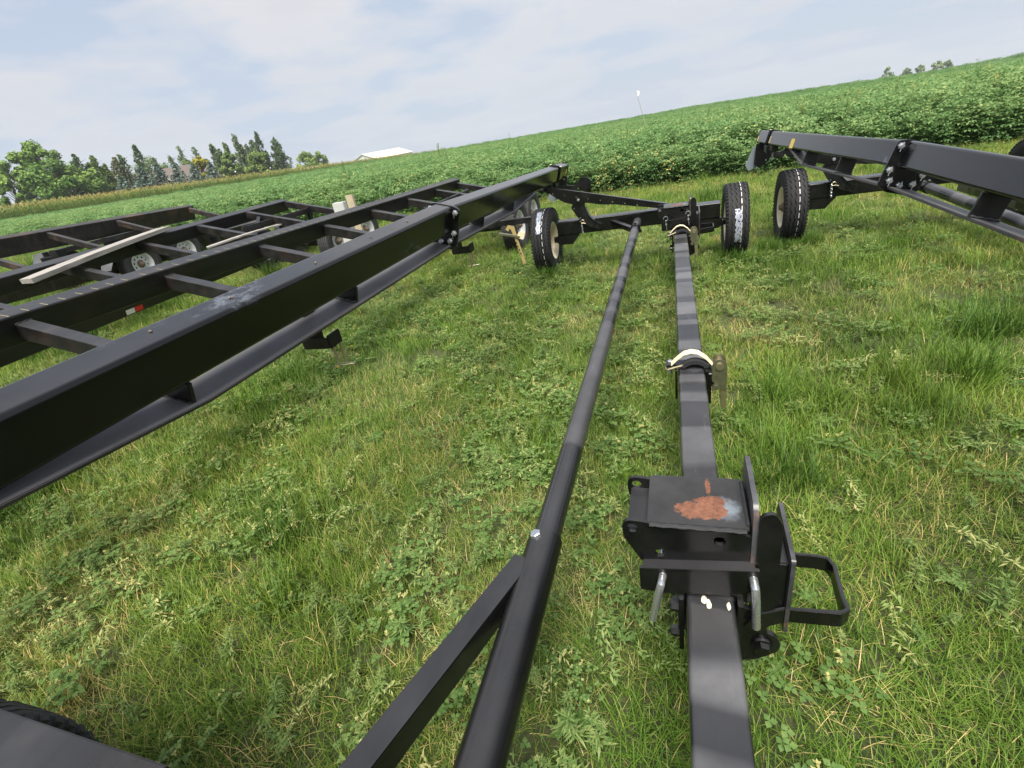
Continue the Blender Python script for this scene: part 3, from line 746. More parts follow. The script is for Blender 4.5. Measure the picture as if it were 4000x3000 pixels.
    build('hanger_plate', plate(rounded([(-.075, .01), (.085, .01), (.07, -.17), (-.03, -.25), (-.09, -.2)], .012), .012, X2(ey), [(-.02, -.1, .008), (.03, -.17, .008)]), 'black_paint', tr)
    build('gray_sheet', plate([(-.1, -.02), (-.175, -.2), (-.14, -.265), (-.02, -.225), (.10, -.12), (.02, .0)], .006, X2(ey+.03)), 'gray_sheet', tr)
    hook = [(-.06, -.06), (.16, -.105), (.2, -.09)]+arc(.29, -.105, .078, 150, -160, 16)+[(.18, -.16), (.05, -.15), (-.06, -.17)]
    build('hook_arm', plate(hook, .014, X2(ey-.03)), 'black_paint', tr)
    for bx_, bz in ((-.02, -.1), (.03, -.17), (.05, -.02)):
        mb = MB(); mb.hexnut((ex+bx_, ey-.001, ez+bz), (0, -1, 0), .009, .009); build('bolt', mb, 'zinc', tr)
    # stickers on the beam
    for side, s, dn, wd, ht, mm in P['stick']:
        mb = MB(); aa = -.0012 if side > 0 else BW+.0012
        mb.add([ff(s, aa, dn), ff(s+wd, aa, dn), ff(s+wd, aa, dn+ht), ff(s, aa, dn+ht)], [(0, 1, 2, 3)]); build('sticker', mb, mm, tr)
    for s, a in P['specks']:
        mb = MB(); c_ = fn(s, a, -.002)
        for k in range(4): mb.hexnut(c_+Vector((U(-.006, .006), U(-.006, .006), 0)), (U(-.5, .5), U(-.5, .5), 1), U(.0015, .0035), U(.002, .005))
        build('speck', mb, 'hub_rusty', tr)
    # ---- far axle
    X, Y = ax, ay
    def axle(yc, name='axle'):
        mb = MB(); mb.sweep(rrect(.15, .15, .012, 4), [(X-1.28, yc, .495), (X+.41, yc, .495)], up=(0, 0, 1)); build(name, mb, 'black_gloss', tr)
        for s, xe in ((1, X-1.29), (-1, X+.42)):
            pl = [(0, .418), (.26, .418), (.17, .312), (.02, .318), (-.03, .36)] if True else None
            o = plate([(xe+s*a, b) for a, b in pl], .13, ((0, yc-.068, 0), (1, 0, 0), (0, 0, 1), (0, 1, 0))); build('drop_box', o, 'black_gloss', tr, bevel=.003)
            mb = MB(); mb.tube([(xe-s*.05, yc, .365), (xe+s*.03, yc, .365)], .035, 14); build('spindle', mb, 'black_gloss', tr)
    axle(Y)
    sec = [(-1.055, .765), (-1.09, .715)]+[(-1.04, .62), (-.985, .55), (-.90, .49), (-.80, .452), (-.775, .468), (-.785, .50), (-.85, .545), (-.905, .61), (-.94, .69), (-.94, .765)]
    build('sector_plate', plate(rounded([(adx+a, b) for a, b in sec], .012, 2), .03, XZ(Y-.118), [(adx-1.06, .70, .007), (adx-1.0, .595, .007), (adx-.86, .497, .007), (adx-.80, .476, .007)]), 'black_paint', tr)
    mb = MB(); mb.sweep([(-.035, -.004), (.035, -.004), (.035, .004), (-.035, .004)], [(adx+a, Y-.095, b) for a, b in ((-.94, .70), (-.905, .61), (-.85, .545), (-.785, .503))], up=(.7, 0, .7)); build('sector_rib', mb, 'black_gloss', tr)
    # tilt arm
    top = [(-1.43, .958), (-1.37, .968), (-.098, .632)]; low = [(-.112, .582), (-.62, .69), (-.72, .70), (-.80, .715), (-.90, .742), (-1.06, .745), (-1.15, .775), (-1.23, .83), (-1.33, .905), (-1.43, .925)]
    hl = [(-1.27+.125*k, .882-.0325*k, .007) for k in range(8)]
    build('tilt_arm', plate([(adx+a, b) for a, b in top+low], .012, XZ(Y-.13), [(adx+a, b, r) for a, b, r in hl]), 'black_gloss', tr)
    mb = MB(); mb.sweep(rrect(.075, .05, .014, 4), [(adx-1.40, Y-.085, .94), (adx-.105, Y-.085, .607)], up=(0, 0, 1)); build('arm_tube', mb, 'black_gloss', tr)
    mb = MB(); mb.hexnut((adx-1.0, Y-.131, .785), (0, -1, 0), .016, .016); build('bolt', mb, 'zinc', tr)
    mb = MB(); mb.tube([(adx-1.36, Y-.2, .93), (adx-1.36, Y+.15, .93)], .018, 12); mb.hexnut((adx-1.36, Y-.2, .93), (0, -1, 0), .022, .014); build('pivot_pin', mb, 'black_gloss', tr)
    mb = MB(); c_ = ff(Lf-.5, BW/2, BH+.03); mb.box(c_, (.1, .16, .07)); mb.box((c_.x, (c_.y+Y)/2, .95), (.06, abs(c_.y-Y)+.1, .05)); build('beam_seat', mb, 'black_paint', tr, bevel=.004)
    chain(tr, (adx-.99, Y-.125, .545), (adx-.985, Y-.135, .43), .0, 7)
    mb = MB(); mb.tube([(adx-1.0, Y-.15, .56)]+[(adx-.975+.018*math.cos(R(180-40*k)), Y-.15, .56+.018*math.sin(R(180-40*k))) for k in range(9)], .0025, 6); mb.tube([(adx-.975, Y-.17, .55), (adx-.94, Y-.17, .54)], .006, 8); build('pin_ring', mb, 'gold_zinc', tr)
    chain(tr, (ff(Lf-.55, .05, BH)).to_tuple(), (ff(Lf-.55, .05, BH)+Vector((.0, 0, -.14))).to_tuple(), 0, 7)
    # pipe between the axles
    px = X-.405
    mb = MB(); mb.tube([(px+.005, -.45, .405), (px, Y-.07, .475)], .043, 24); build('reach_pipe', mb, 'pipe_paint', tr)
    yb = 1.05; zp = lambda y: .405+(y+.45)/(Y+.38)*.07
    mb = MB(); mb.lathe([(0, .0455), (0, .053), (yb+.45, .053), (yb+.45, .0455)], (px+.003, -.45, 0), 'Y', 28)
    for i, v in enumerate(mb.v): mb.v[i] = (v[0], v[1], v[2]+zp(v[1]))
    build('pipe_sleeve', mb, 'black_paint', tr)
    mb = MB(); mb.hexnut((px-.012, 1.02, zp(1.02)+.05), (-.2, 0, 1), .017, .014); build('bolt', mb, 'zinc', tr)
    mb = MB(); mb.lathe([(0, .0435), (0, .052), (.06, .052), (.06, .0435)], (px, Y-.44, zp(Y-.42)), 'Y', 24); mb.hexnut((px, Y-.41, zp(Y-.41)+.05), (0, 0, 1), .014, .014); mb.box((px+.052, Y-.41, zp(Y-.41)-.02), (.02, .05, .03)); build('pipe_collar', mb, 'black_gloss', tr)
    mb = MB(); mb.sweep(rrect(.05, .05, .006, 2), [(px-.26, Y-.06, .5), (px-.03, Y-.4, .47)], up=(0, 0, 1)); build('pipe_brace', mb, 'black_gloss', tr)
    mb = MB(); j = Vector((px-.035, .94, .425)); k_ = Vector((px-.307, .08, .47))
    mb.sweep(rrect(.062, .078, .006, 2), [k_, j], up=(0, 0, 1)); build('pipe_brace', mb, 'black_gloss', tr)
    # near axle
    axle(P['near_y'])
    # rail
    mb = MB(); rp = lambda y: X+.068-.0105*(y-.5)
    mb.sweep(rrect(.112, .13, .012, 4), [(rp(y), y, .408) for y in (-.6, .5, 1.5, 2.5, 3.5, 4.5, Y-.08)], up=(0, 0, 1)); build('rail', mb, 'rail_paint', tr)
    return rp, fn, ff

def saddle(tr, x0, y0, far=False):
    """header rest clamped on the rail: x0 = rail centre, y0 = front face; rail top at z .473"""
    S = lambda x, y, z: (x0+x, y0+y, z)
    F = lambda y: ((x0, y0+y, 0), (1, 0, 0), (0, 0, 1), (0, 1, 0))
    body = [(-.198, .635), (-.2, .66)]+arc(-.178, .67, .022, 180, 80, 6)+[(-.15, .69), (-.13, .684), (.075, .672), (.095, .66), (.1, .45), (-.05, .45), (-.16, .563)]
    holes = [(-.176, .668, .0135), (.02, .648, .0135), (-.113, .592, .0125)]
    build('front_plate', plate(rounded(body, .006, 2), .01, F(0), holes), 'black_gloss', tr)
    build('back_plate', plate(rounded(body, .006, 2), .01, F(.16), holes[:1]), 'black_gloss', tr)
    mb = MB(); mb.box((0, 0, 0), (.222, .172, .009)); o = build('top_plate', mb, 'burnt_top', tr, bevel=.002, smooth=0); o.location = Vector(S(-.03, .085, .6875))-tr.location
    o['label'] = 'burnt top plate with a rust brown patch'
    for yy in (-.003, .172):
        mb = MB(); mb.tube([S(-.135+.21*k/14, yy, .6865+.0015*math.sin(k*2.3)) for k in range(15)], .0055, 6); build('weld_bead', mb, 'weld', tr)
    mb = MB(); mb.tube([S(.079, .01+.15*k/10, .692+.001*math.sin(k*2.1)) for k in range(11)], .005, 6); build('weld_bead', mb, 'weld', tr)
    mb = MB(); mb.box(S(-.165, .085, .655), (.05, .15, .008)); build('ear_strip', mb, 'black_paint', tr, bevel=.0015)
    # right fence with its folded front
    build('fence_plate', plate(rounded([(y0-.005, .45), (y0-.005, .735), (y0+.012, .757), (y0+.18, .765), (y0+.19, .74), (y0+.19, .45)], .012, 3), .011, YZ(x0+.086)), 'edge_rust', tr)
    build('fence_fold', plate(rounded([(.097, .44), (.097, .74), (.125, .755), (.145, .72), (.145, .44)], .014, 3), .01, F(-.012)), 'black_gloss', tr)
    build('outer_plate', plate(rounded([(y0-.02, .38), (y0-.02, .625), (y0+.16, .64), (y0+.17, .40)], .01, 3), .009, YZ(x0+.166)), 'edge_rust', tr)
    mb = MB(); mb.box(S(.131, .07, .50), (.068, .15, .2)); build('latch_body', mb, 'black_paint', tr, bevel=.004)
    # front angle with the two pins
    build('front_angle', plate(rounded([(-.163, .485), (-.163, .562), (.105, .592), (.11, .525), (.03, .5), (-.1, .482)], .006, 2), .009, F(-.026)), 'black_gloss', tr)
    mb = MB(); mb.box(S(-.03, -.011, .575), (.25, .034, .008), Matrix.Rotation(-.11, 3, 'Y')); build('angle_lip', mb, 'black_gloss', tr, bevel=.001)
    if not far:
        for a, dxp in ((-.108, -.026), (.092, .008)):
            mb = MB(); z = .545 if a < 0 else .565
            mb.tube([S(a, .05, z), S(a, -.03, z), S(a+dxp*.15, -.05, z-.006), S(a+dxp*.4, -.058, z-.03), S(a+dxp, -.058, z-.125)], .0095, 14, up=(1, 0, 0)); build('bent_pin', mb, 'zinc', tr)
    else:
        for a, z in ((-.12, .545), (.075, .57)):
            mb = MB(); mb.tube([S(a, .0, z), S(a, -.045, z)], .009, 12); build('clevis_pin', mb, 'zinc', tr)
            mb = MB(); mb.tube([S(a+.005, -.04, z-.05), S(a, -.04, z), S(a-.004, -.04, z+.03)]+[S(a-.004+.02*math.sin(R(k*36)), -.04, z+.052-.02*math.cos(R(k*36))) for k in range(9)], .003, 6, up=(0, 1, 0)); build('hairpin', mb, 'zinc', tr)
    # collar clamp round the rail
    mb = MB(); mb.box(S(-.066, .05, .37), (.012, .16, .2)); mb.box(S(.07, .05, .38), (.014, .16, .18)); mb.box(S(0, .06, .4805), (.15, .14, .011)); mb.box(S(0, .06, .3325), (.15, .14, .012)); build('rail_clamp', mb, 'black_gloss', tr, bevel=.002)
    for z in (.405, .305):
        for yy in (.0, .09):
            mb = MB(); mb.hexnut(S(-.072, yy, z), (-1, 0, 0), .0145, .022); build('clamp_bolt', mb, 'black_gloss', tr)
    # carrying handle, flat bar bent to a loop
    mb = MB(); pth = [S(.175, .15, .452), S(.26, .15, .452), S(.288, .145, .452), S(.297, .12, .452), S(.292, .03, .452), S(.296, .0, .45), S(.28, -.012, .448), S(.17, -.012, .44), S(.12, -.012, .41), S(.1, -.012, .37)]
    mb.sweep([(-.0045, -.023), (.0045, -.023), (.0045, .023), (-.0045, .023)], pth, up=(0, 0, 1)); build('handle', mb, 'black_gloss', tr, bevel=.0015)
    hk = [(.07, .43), (.11, .42)]+arc(.125, .30, .045, 75, -60, 8)+[(.12, .235), (.07, .215)]
    build('hook_plate', plate(rounded(hk, .004, 2), .014, F(.0)), 'black_gloss', tr)
    mb = MB(); mb.hexnut(S(.128, -.001, .297), (0, -1, 0), .021, .02); mb.lathe([(0, .026), (-.008, .026), (-.008, .0)], S(.128, 0, .297), 'Y', 18); build('pivot_bolt', mb, 'black_gloss', tr)

def ratchet_strap(x0, y0, label, rz=.473):
    """webbing strap over the rail clamp with its ratchet hanging on the right"""
    r = root('ratchet_strap', (x0, y0, rz), label, 'strap')
    S = lambda x, y, z: (x0+x, y0+y, rz+z)
    pth = [S(-.085, .015, .018), S(-.06, .015, .045), S(-.03, .015, .07), S(0, .015, .078), S(.03, .015, .072), S(.065, .015, .045), S(.092, .015, .01)]
    mb = MB(); mb.sweep([(-.021, -.0015), (.021, -.0015), (.021, .0015), (-.021, .0015)], pth, up=(0, 0, 1)); build('webbing', mb, 'webbing', r)
    mb = MB(); pth2 = [S(-.04+.016*k, .0, .012+.026*math.sin(k*math.pi/7)) for k in range(8)]; mb.sweep([(-.017, -.009), (.017, -.009), (.017, .009), (-.017, .009)], pth2, up=(0, 0, 1)); build('webbing_roll', mb, 'webbing_black', r)
    mb = MB(); loop = [S(-.035, -.012, .022), S(-.07, -.012, .012), S(-.1, -.012, .0), S(-.108, .0, -.006), S(-.108, .02, -.004), S(-.09, .036, .012), S(-.05, .036, .04), S(-.03, .036, .05)]
    mb.tube(loop, .0055, 8, up=(.3, .1, 1)); build('wire_hook', mb, 'gold_zinc', r)
    # ratchet body: two side plates, drum, handle
    F = lambda y: ((x0, y0+y, rz), (1, 0, 0), (0, 0, 1), (0, 1, 0))
    side = arc(.118, .022, .03, 175, 0, 8)+[(.15, -.06), (.146, -.1), (.126, -.1), (.112, -.075), (.088, -.055)]
    for y in (-.026, .034): build('ratchet_side', plate(side, .0035, F(y), [(.12, .01, .008), (.108, -.03, .003), (.125, -.035, .003)]), 'olive_zinc', r)
    build('handle', plate([(.122, -.09), (.15, -.09), (.151, -.195), (.14, -.205), (.128, -.198)], .045, F(-.022)), 'gold_zinc', r, bevel=.003)
    mb = MB(); mb.tube([S(.118, -.035, .02), S(.118, .042, .02)], .016, 14); build('drum', mb, 'gold_zinc', r)
    mb = MB(); mb.tube([S(.102, -.036, -.085), S(.102, .04, -.085)], .014, 14); build('anchor_pin', mb, 'olive_zinc', r)
    return r
def rail_lock(tr, x0, y0):
    """short stop clamped on the rail that the strap is hooked to"""
    S = lambda x, y, z: (x0+x, y0+y, z)
    mb = MB(); mb.box(S(-.01, .02, .4795), (.2, .06, .011)); mb.box(S(-.064, .0, .40), (.01, .1, .15)); mb.box(S(.066, .0, .40), (.012, .12, .15)); build('rail_stop', mb, 'black_gloss', tr, bevel=.003)
    build('stop_lug', plate(rounded([(y0-.05, .46), (y0+.05, .46), (y0+.05, .40), (y0+.01, .30), (y0-.05, .30)], .012), .012, YZ(x0+.074)), 'black_gloss', tr)
    mb = MB(); mb.tube([S(-.09, .02, .475), S(-.09, .02, .43)], .009, 12); mb.hexnut(S(-.09, .02, .486), (0, 0, 1), .013, .01); build('stop_bolt', mb, 'zinc', tr)

PA = dict(bh=.150, gap=.075, bar0=2.25, bar1=2.0, g=[2.9, 3.74], gf=[.64, 1.38], stick=[(1, 3.44, .05, .06, .05, 'yellow_sticker')],
          specks=[(2.84, .06), (3.1, .055), (3.5, .04), (3.9, .05), (4.25, .05)], near_y=-.07)
trA = root('header_trailer', (-.4, 2.9, 0), 'black header trailer in the centre with long pipe and rail running to the camera', 'trailer', 'header trailers')
AY = 5.6
rpA, fnA, ffA = header_trailer(trA, (-1.22, -2.0, 1.265), (-1.22, 2.72, 1.232), (-1.22, 6.27, 1.087), R(17), 0, AY, 0, PA)
wl = wheel(trA, (-1.43, AY, .362), -1, 'cream_rim', line=.03); tyre_label(wl, -1, -.035, .02, R(155), R(108), 3)
wr = wheel(trA, (.555, AY, .362), 1, 'cream_rim', line=.03); tyre_label(wr, 1, -.03, .03, R(202), R(152), 8)
wheel(trA, (-1.56, -.055, .362), -1, 'cream_rim', rubber='rubber_worn')
mb = MB(); mb.box((-1.45, -.13, .74), (1.3, .66, .012)); build('deck_plate', mb, 'black_paint', trA, bevel=.003)
saddle(trA, .063, .889); saddle(trA, .02, 4.93, far=True)
rail_lock(trA, .05, 2.12); rail_lock(trA, .021, 4.78)
ratchet_strap(.05, 2.10, 'cream ratchet strap with olive ratchet on the middle of the black rail')
ratchet_strap(.021, 4.75, 'cream ratchet strap with ratchet at the far end of the black rail by the axle')
for cx, cy, sx_, sy_ in ((.05, .862, .012, .02), (.06, .852, .01, .028), (.105, .852, .008, .02)):
    mb = MB(); mb.add([(cx+sx_*.6*math.cos(a)*U(.7, 1.2), cy+sy_*.6*math.sin(a)*U(.7, 1.2), .4738) for a in [k*.7 for k in range(9)]], [tuple(range(9))]); build('paint_chip', mb, 'paint_chip', trA, smooth=0)

PE = dict(bh=.128, gap=.098, bar0=.8, bar1=2.1, g=[2.55, 3.4], gf=[.85, 1.62], stick=[(-1, 3.46, .06, .06, .055, 'yellow_sticker'), (-1, 2.86, .05, .075, .06, 'faded_sticker'), (-1, 2.0, .05, .11, .075, 'yellow_sticker')], specks=[], near_y=.35)
EX, EY = 2.55, 5.97
trE = root('header_trailer', (EX-.4, 3.2, 0), 'black header trailer at the right with yellow stickers on its beam', 'trailer', 'header trailers')
rpE, fnE, ffE = header_trailer(trE, (1.245, -1.0, 1.175), (1.215, 3.21, 1.145), (1.0, 6.71, 1.055), R(17), EX, EY, EX-.11, PE)
wheel(trE, (EX-1.43, EY, .362), -1, 'cream_rim', line=.02, label='cream-rimmed wheel without a sticker'); wheel(trE, (EX+.555, EY, .362), 1, 'cream_rim', line=.02)
wheel(trE, (EX-1.43, .35, .362), -1, 'cream_rim'); wheel(trE, (EX+.555, .35, .362), 1, 'cream_rim')

# two threaded drop brackets below the left beam
for bx_, by_, bz in ((-1.36, 1.50, .93), (-1.36, 3.05, .90)):
    mb = MB(); mb.box((bx_, by_, bz), (.13, .08, .01)); mb.box((bx_, by_-.04, bz+.02), (.13, .008, .045)); mb.box((bx_+.061, by_, bz+.025), (.008, .08, .05)); mb.box((bx_-.04, by_, bz+.09), (.05, .07, .17)); build('drop_bracket', mb, 'black_gloss', trA, bevel=.003)
    mb = MB(); mb.tube([(bx_+.04, by_, bz+.02), (bx_+.04, by_, bz-.11)], .006, 8); mb.tube([(bx_+.04, by_+.045, bz+.02), (bx_+.04, by_+.045, bz-.11)], .006, 8); build('drop_rod', mb, 'gold_zinc', trA)
    mb = MB(); mb.tube([(bx_+.005, by_-.01, bz-.1), (bx_+.08, by_+.02, bz-.1), (bx_+.09, by_+.03, bz-.105), (bx_+.08, by_+.045, bz-.105), (bx_+.0, by_+.03, bz-.105)], .002, 6); build('hairpin', mb, 'olive_zinc', trA)

# ------------------------------------------------------------------ ladder-frame trailers
def frame_trailer(name, label, xl, Wd, tilt, y0, y1, z0, z1, bw, bh, rungs, paintm, wheels, rungz=.05, rh=.075, rw=.075, ticks=False, fend=True, wr='white_rim'):
    """ladder frame tilted to the right; (xl, zt) is the right top edge of the left beam, Wd the rung length"""
    tr = root(name, (xl+Wd/2, (y0+y1)/2, gz(xl+Wd/2, (y0+y1)/2)), label, 'trailer', 'ladder frame trailers')
    zt = lambda y: z0+(z1-z0)*(y-y0)/(y1-y0)
    rv_ = Vector((math.cos(R(tilt)), 0, -math.sin(R(tilt)))); uv_ = Vector((math.sin(R(tilt)), 0, math.cos(R(tilt))))
    Pf = lambda y, a, b: Vector((xl, y, zt(y)))+rv_*a-uv_*b
    for a in (-bw/2, Wd+bw/2):
        mb = MB(); mb.sweep(rrect(bw, bh, .012, 3), [Pf(y, a, bh/2) for y in [y0+(y1-y0)*k/10 for k in range(11)]], up=uv_); build('side_beam', mb, paintm, tr)
    for y in rungs:
        mb = MB(); mb.sweep(rrect(rh, rw, .008, 3), [Pf(y, 0, rungz+rh/2), Pf(y, Wd, rungz+rh/2)], up=(0, 1, 0)); build('cross_rung', mb, paintm, tr)
        mb = MB(); mb.tube([Pf(y, .004, rungz+.002*math.sin(k*1.7))+Vector((0, rw/2-rw*k/8, 0)) for k in range(9)], .006, 5, up=(1, 0, 0)); build('weld_bead', mb, 'weld', tr)
    if ticks:
        y = y0+.3
        while y < y1-.4:
            mb = MB(); mb.add([Pf(y-.006, -.065, -.0008), Pf(y, -.006, -.0008), Pf(y+.004, -.006, -.0008), Pf(y-.003, -.065, -.0008)], [(0, 1, 2, 3)]); build('chalk_tick', mb, 'faded_sticker', tr, smooth=0); y += .105 if y > 3.2 or y < 2.4 else .14
    for x, y, s in wheels: wheel(tr, (x, y, gz(x, y)+.355), s, wr, fend is not None, rubber='rubber_worn', spin=U(0, 6))
    ys = sorted(set(y for _, y, _ in wheels)); xs = sorted(set(x for x, _, _ in wheels)); zg = gz(sum(xs)/2, ys[0])
    for y in ys:
        mb = MB(); mb.tube([(xs[0], y, gz(xs[0], y)+.355), (xs[1], y, gz(xs[1], y)+.355)], .045, 14); build('axle', mb, 'black_paint', tr)
    for k, x in enumerate(xs):        # spring, hangers and fender of each side
        s = -1 if k == 0 else 1; xi = x-s*.22; g0 = gz(x, ys[0]); yc = sum(ys)/len(ys)
        zb = Pf(yc, 0 if k == 0 else Wd, bh).z if abs(xi-xl) < .5 or k else g0+.62
        zb = max(g0+.5, min(zb, g0+.9))
        mb = MB(); mb.box((xi, yc, zb-.04), (.06, ys[-1]-ys[0]+.9, .09)); build('sub_rail', mb, paintm, tr, bevel=.006)
        for y in ys:
            mb = MB(); mb.sweep([(-.03, -.018), (.03, -.018), (.03, .018), (-.03, .018)], [(xi, y+.36*q_/4, g0+.42+.06*(q_/4)**2) for q_ in range(-4, 5)], up=(0, 0, 1)); build('leaf_spring', mb, 'black_paint', tr)
        for y in (ys[0]-.4, yc, ys[-1]+.4):
            mb = MB(); mb.box((xi, y, (zb+g0+.46)/2), (.05, .08, max(.06, zb-g0-.44))); build('spring_hanger', mb, 'black_paint', tr)
        if fend:
            mb = MB(); a, b = ys[0], ys[-1]; pr = [(a-.62, g0+.40), (a-.36, g0+.765), (b+.36, g0+.765), (b+.62, g0+.40)]
            mb.sweep([(-.13, -.002), (.13, -.002), (.13, .002), (-.13, .002)], [(x, y, z) for y, z in pr], up=(0, 0, 1)); build('fender', mb, 'fender', tr)
    return tr, Pf
trB, PB = frame_trailer('frame_trailer', 'near black ladder frame trailer with yellow chalk ticks along its beam', -3.69, 1.0, 15.5, -1.2, 8.78, 1.165, .945, .14, .178,
    [-.22, .78]+[1.777+1.0*k for k in range(7)]+[8.70], 'frame_paint', [(-2.2, 6.9, 1), (-2.2, 7.72, 1), (-3.55, 6.9, -1), (-3.55, 7.72, -1)], ticks=True, fend=None, rh=.1, rw=.09)
trC, PC = frame_trailer('frame_trailer', 'middle black ladder frame trailer carrying a weathered plank', -7.18, 1.42, 15, -1.0, 8.37, 1.05, 1.10, .16, .19,
    [1.95, 3.03]+[4.117+1.06*k for k in range(4)]+[8.325], 'frame_paint', [(-5.33, 7.0, 1), (-5.33, 7.85, 1), (-6.9, 7.0, -1), (-6.9, 7.85, -1)], rungz=.006, rh=.11, rw=.09, fend=False)
trD, PD = frame_trailer('frame_trailer', 'far left rust streaked ladder frame trailer', -11.3, 1.75, 18, 1.5, 9.9, 1.56, 1.25, .16, .33,
    [3.9, 5.25, 6.608, 7.967, 9.78], 'old_paint', [(-9.3, 6.55, 1), (-9.3, 7.5, 1), (-11.15, 6.55, -1), (-11.15, 7.7, -1)], rungz=.03, rh=.11)
# red and white reflective tape on the middle trailer's right beam
for ya, yb, mm in ((3.60, 3.70, 'tape_white'), (3.705, 3.80, 'tape_red')):
    mb = MB(); a = 1.42+.16+.0012
    mb.add([PC(ya, a, .175), PC(yb, a, .175), PC(yb, a, .12), PC(ya, a, .12)], [(0, 1, 2, 3)]); build('reflector_tape', mb, mm, trC, smooth=0)
zf = gz(-9.3, 8.3)
mb = MB(); mb.box((-9.3, 8.3, zf+.5), (.3, .012, .42)); build('mud_flap', mb, 'rubber', trD, bevel=.004)
for xa, mm in ((-9.4, 'tape_white'), (-9.27, 'tape_red')):
    mb = MB(); mb.add([(xa, 8.293, zf+.6), (xa+.12, 8.293, zf+.6), (xa+.12, 8.293, zf+.66), (xa, 8.293, zf+.66)], [(0, 1, 2, 3)]); build('reflector_tape', mb, mm, trD, smooth=0)
# diagonal brace and drop leg on the middle trailer
mb = MB(); mb.sweep(rrect(.07, .07, .008, 2), [PC(7.30, .25, .06), PC(6.5, .7, .42)], up=(0, 0, 1)); build('diagonal_brace', mb, 'frame_paint', trC)
# hitch coupler lying between the frames on the rusty trailer
mb = MB(); cx, cy, cz = -9.9, 5.6, .98
mb.box((cx, cy, cz), (.34, .03, .07)); mb.box((cx+.1, cy-.09, cz), (.34, .03, .07)); build('pintle_plate', mb, 'black_paint', trD, bevel=.004)
pm = plate([(a, b) for a, b in rounded([(-.09, -.09), (-.09, .07), (-.06, .1), (.1, .1), (.1, -.09)], .02)], .16, ((cx+.3, cy-.1, cz+.03), (1, 0, 0), (0, 0, 1), (0, 1, 0)))
build('coupler', pm, 'black_paint', trD, bevel=.004)

# ------------------------------------------------------------------ loose things
def plank(label, a, b, wd, th, seed):
    rd = random.Random(seed); a, b = Vector(a), Vector(b); d = (b-a); ln = d.length; mb = MB(); n = 24
    ring = []
    for i in range(n+1):
        x = ln*i/n; e = lambda: rd.uniform(-.004, .004); sg = .012*math.sin(i/n*3.1)
        cut = 0.05 if i == n else 0
        ring.append([(x-(.08 if i == 0 else 0), -wd/2+e(), -th/2+sg), (x+cut*rd.uniform(-.3, 1), wd/2+e(), -th/2+sg), (x+cut*rd.uniform(-.3, 1), wd/2+e(), th/2+sg+e()*.3), (x-(.08 if i == 0 else 0), -wd/2+e(), th/2+sg+e()*.3)])
    mb.add([p for r_ in ring for p in r_], [(i*4+j, i*4+(j+1) % 4, i*4+4+(j+1) % 4, i*4+4+j) for i in range(n) for j in range(4)]+[(0, 1, 2, 3), (n*4, n*4+1, n*4+2, n*4+3)])
    me = mesh_of('plank', mb, 30); o = link('plank', me, 'weathered_wood'); o.location = a
    o.rotation_euler = d.to_track_quat('X', 'Z').to_euler(); return setp(o, label, 'plank')
plank('long weathered gray plank lying across the rungs of the middle ladder frame', (-6.72, 3.50, 1.012), (-7.25, 5.70, 1.145), .235, .05, 4)
plank('thin pale board half hidden behind the near ladder frame beam', (-6.2, 5.4, .842), (-6.12, 6.75, .85), .13, .02, 9)
# upright cream board and white block behind the near frame
mb = MB(); mb.sweep(rrect(.12, .05, .004, 2), [(-4.62, 6.7, 0), (-4.62, 6.7, 1.12)], up=(0, 1, 0)); setp(build('upright_board', mb, 'cream_board'), 'rust stained cream board standing upright behind the near ladder frame', 'board')
mb = MB(); mb.box((-4.87, 6.75, .55), (.2, .1, .98)); bo = build('white_block', mb, 'white_block', bevel=.008); setp(bo, 'white block beside the upright cream board behind the near ladder frame', 'block')
# yellow webbing strap hanging by the white-rimmed wheels
r = root('hanging_strap', (-1.9, 6.2, 0), 'yellow ratchet strap with black print hanging beside the white rimmed wheels', 'strap')
cx, cy = -1.72, 5.25
mb = MB(); mb.sweep([(-.018, -.0015), (.018, -.0015), (.018, .0015), (-.018, .0015)], [(cx-.06, cy, .60), (cx-.03, cy, .635), (cx+.01, cy, .62), (cx+.03, cy, .52), (cx+.05, cy, .40), (cx+.075, cy-.01, .30), (cx+.09, cy-.01, .22)], up=(0, 1, 0)); build('webbing', mb, 'webbing_yellow', r)
for z in (.34, .38, .42, .46):
    mb = MB(); mb.box((cx+.052+(.4-z)*.25, cy-.027, z), (.012, .004, .02)); build('printed_mark', mb, 'webbing_black', r)
mb = MB(); mb.sweep([(-.02, -.012), (.02, -.012), (.02, .012), (-.02, .012)], [(cx-.16, cy, .575), (cx+.09, cy, .515)], up=(0, 0, 1)); build('ratchet', mb, 'olive_zinc', r, bevel=.004)
mb = MB(); mb.lathe([(-.02, .0), (-.02, .04), (.02, .04), (.02, 0)], (cx+.1, cy, .535), 'Y', 20); build('webbing_roll', mb, 'webbing', r)
mb = MB(); mb.box((-2.1, 6.35, .5), (.62, .08, .07)); build('strap_anchor', mb, 'black_paint', trB, bevel=.006)
# marker flag in the soybeans
fx, fy = -1.25, 24.5; fr = root('marker_flag', (fx, fy, gz(fx, fy)), 'small white flag on a thin leaning pole in the soybeans', 'flag')
b0 = Vector((fx+.15, fy, gz(fx, fy))); b1 = Vector((fx-.33, fy, 2.12))
mb = MB(); mb.tube([b0, b0.lerp(b1, .5)+Vector((.04, 0, 0)), b1], .012, 6); build('pole', mb, 'pole_gray', fr)
mb = MB(); mb.add([b1, b1+Vector((.13, .02, -.04)), b1+Vector((.12, -.02, -.16)), b1+Vector((.03, 0, -.24))], [(0, 1, 2, 3)]); build('flag', mb, 'flag_white', fr)
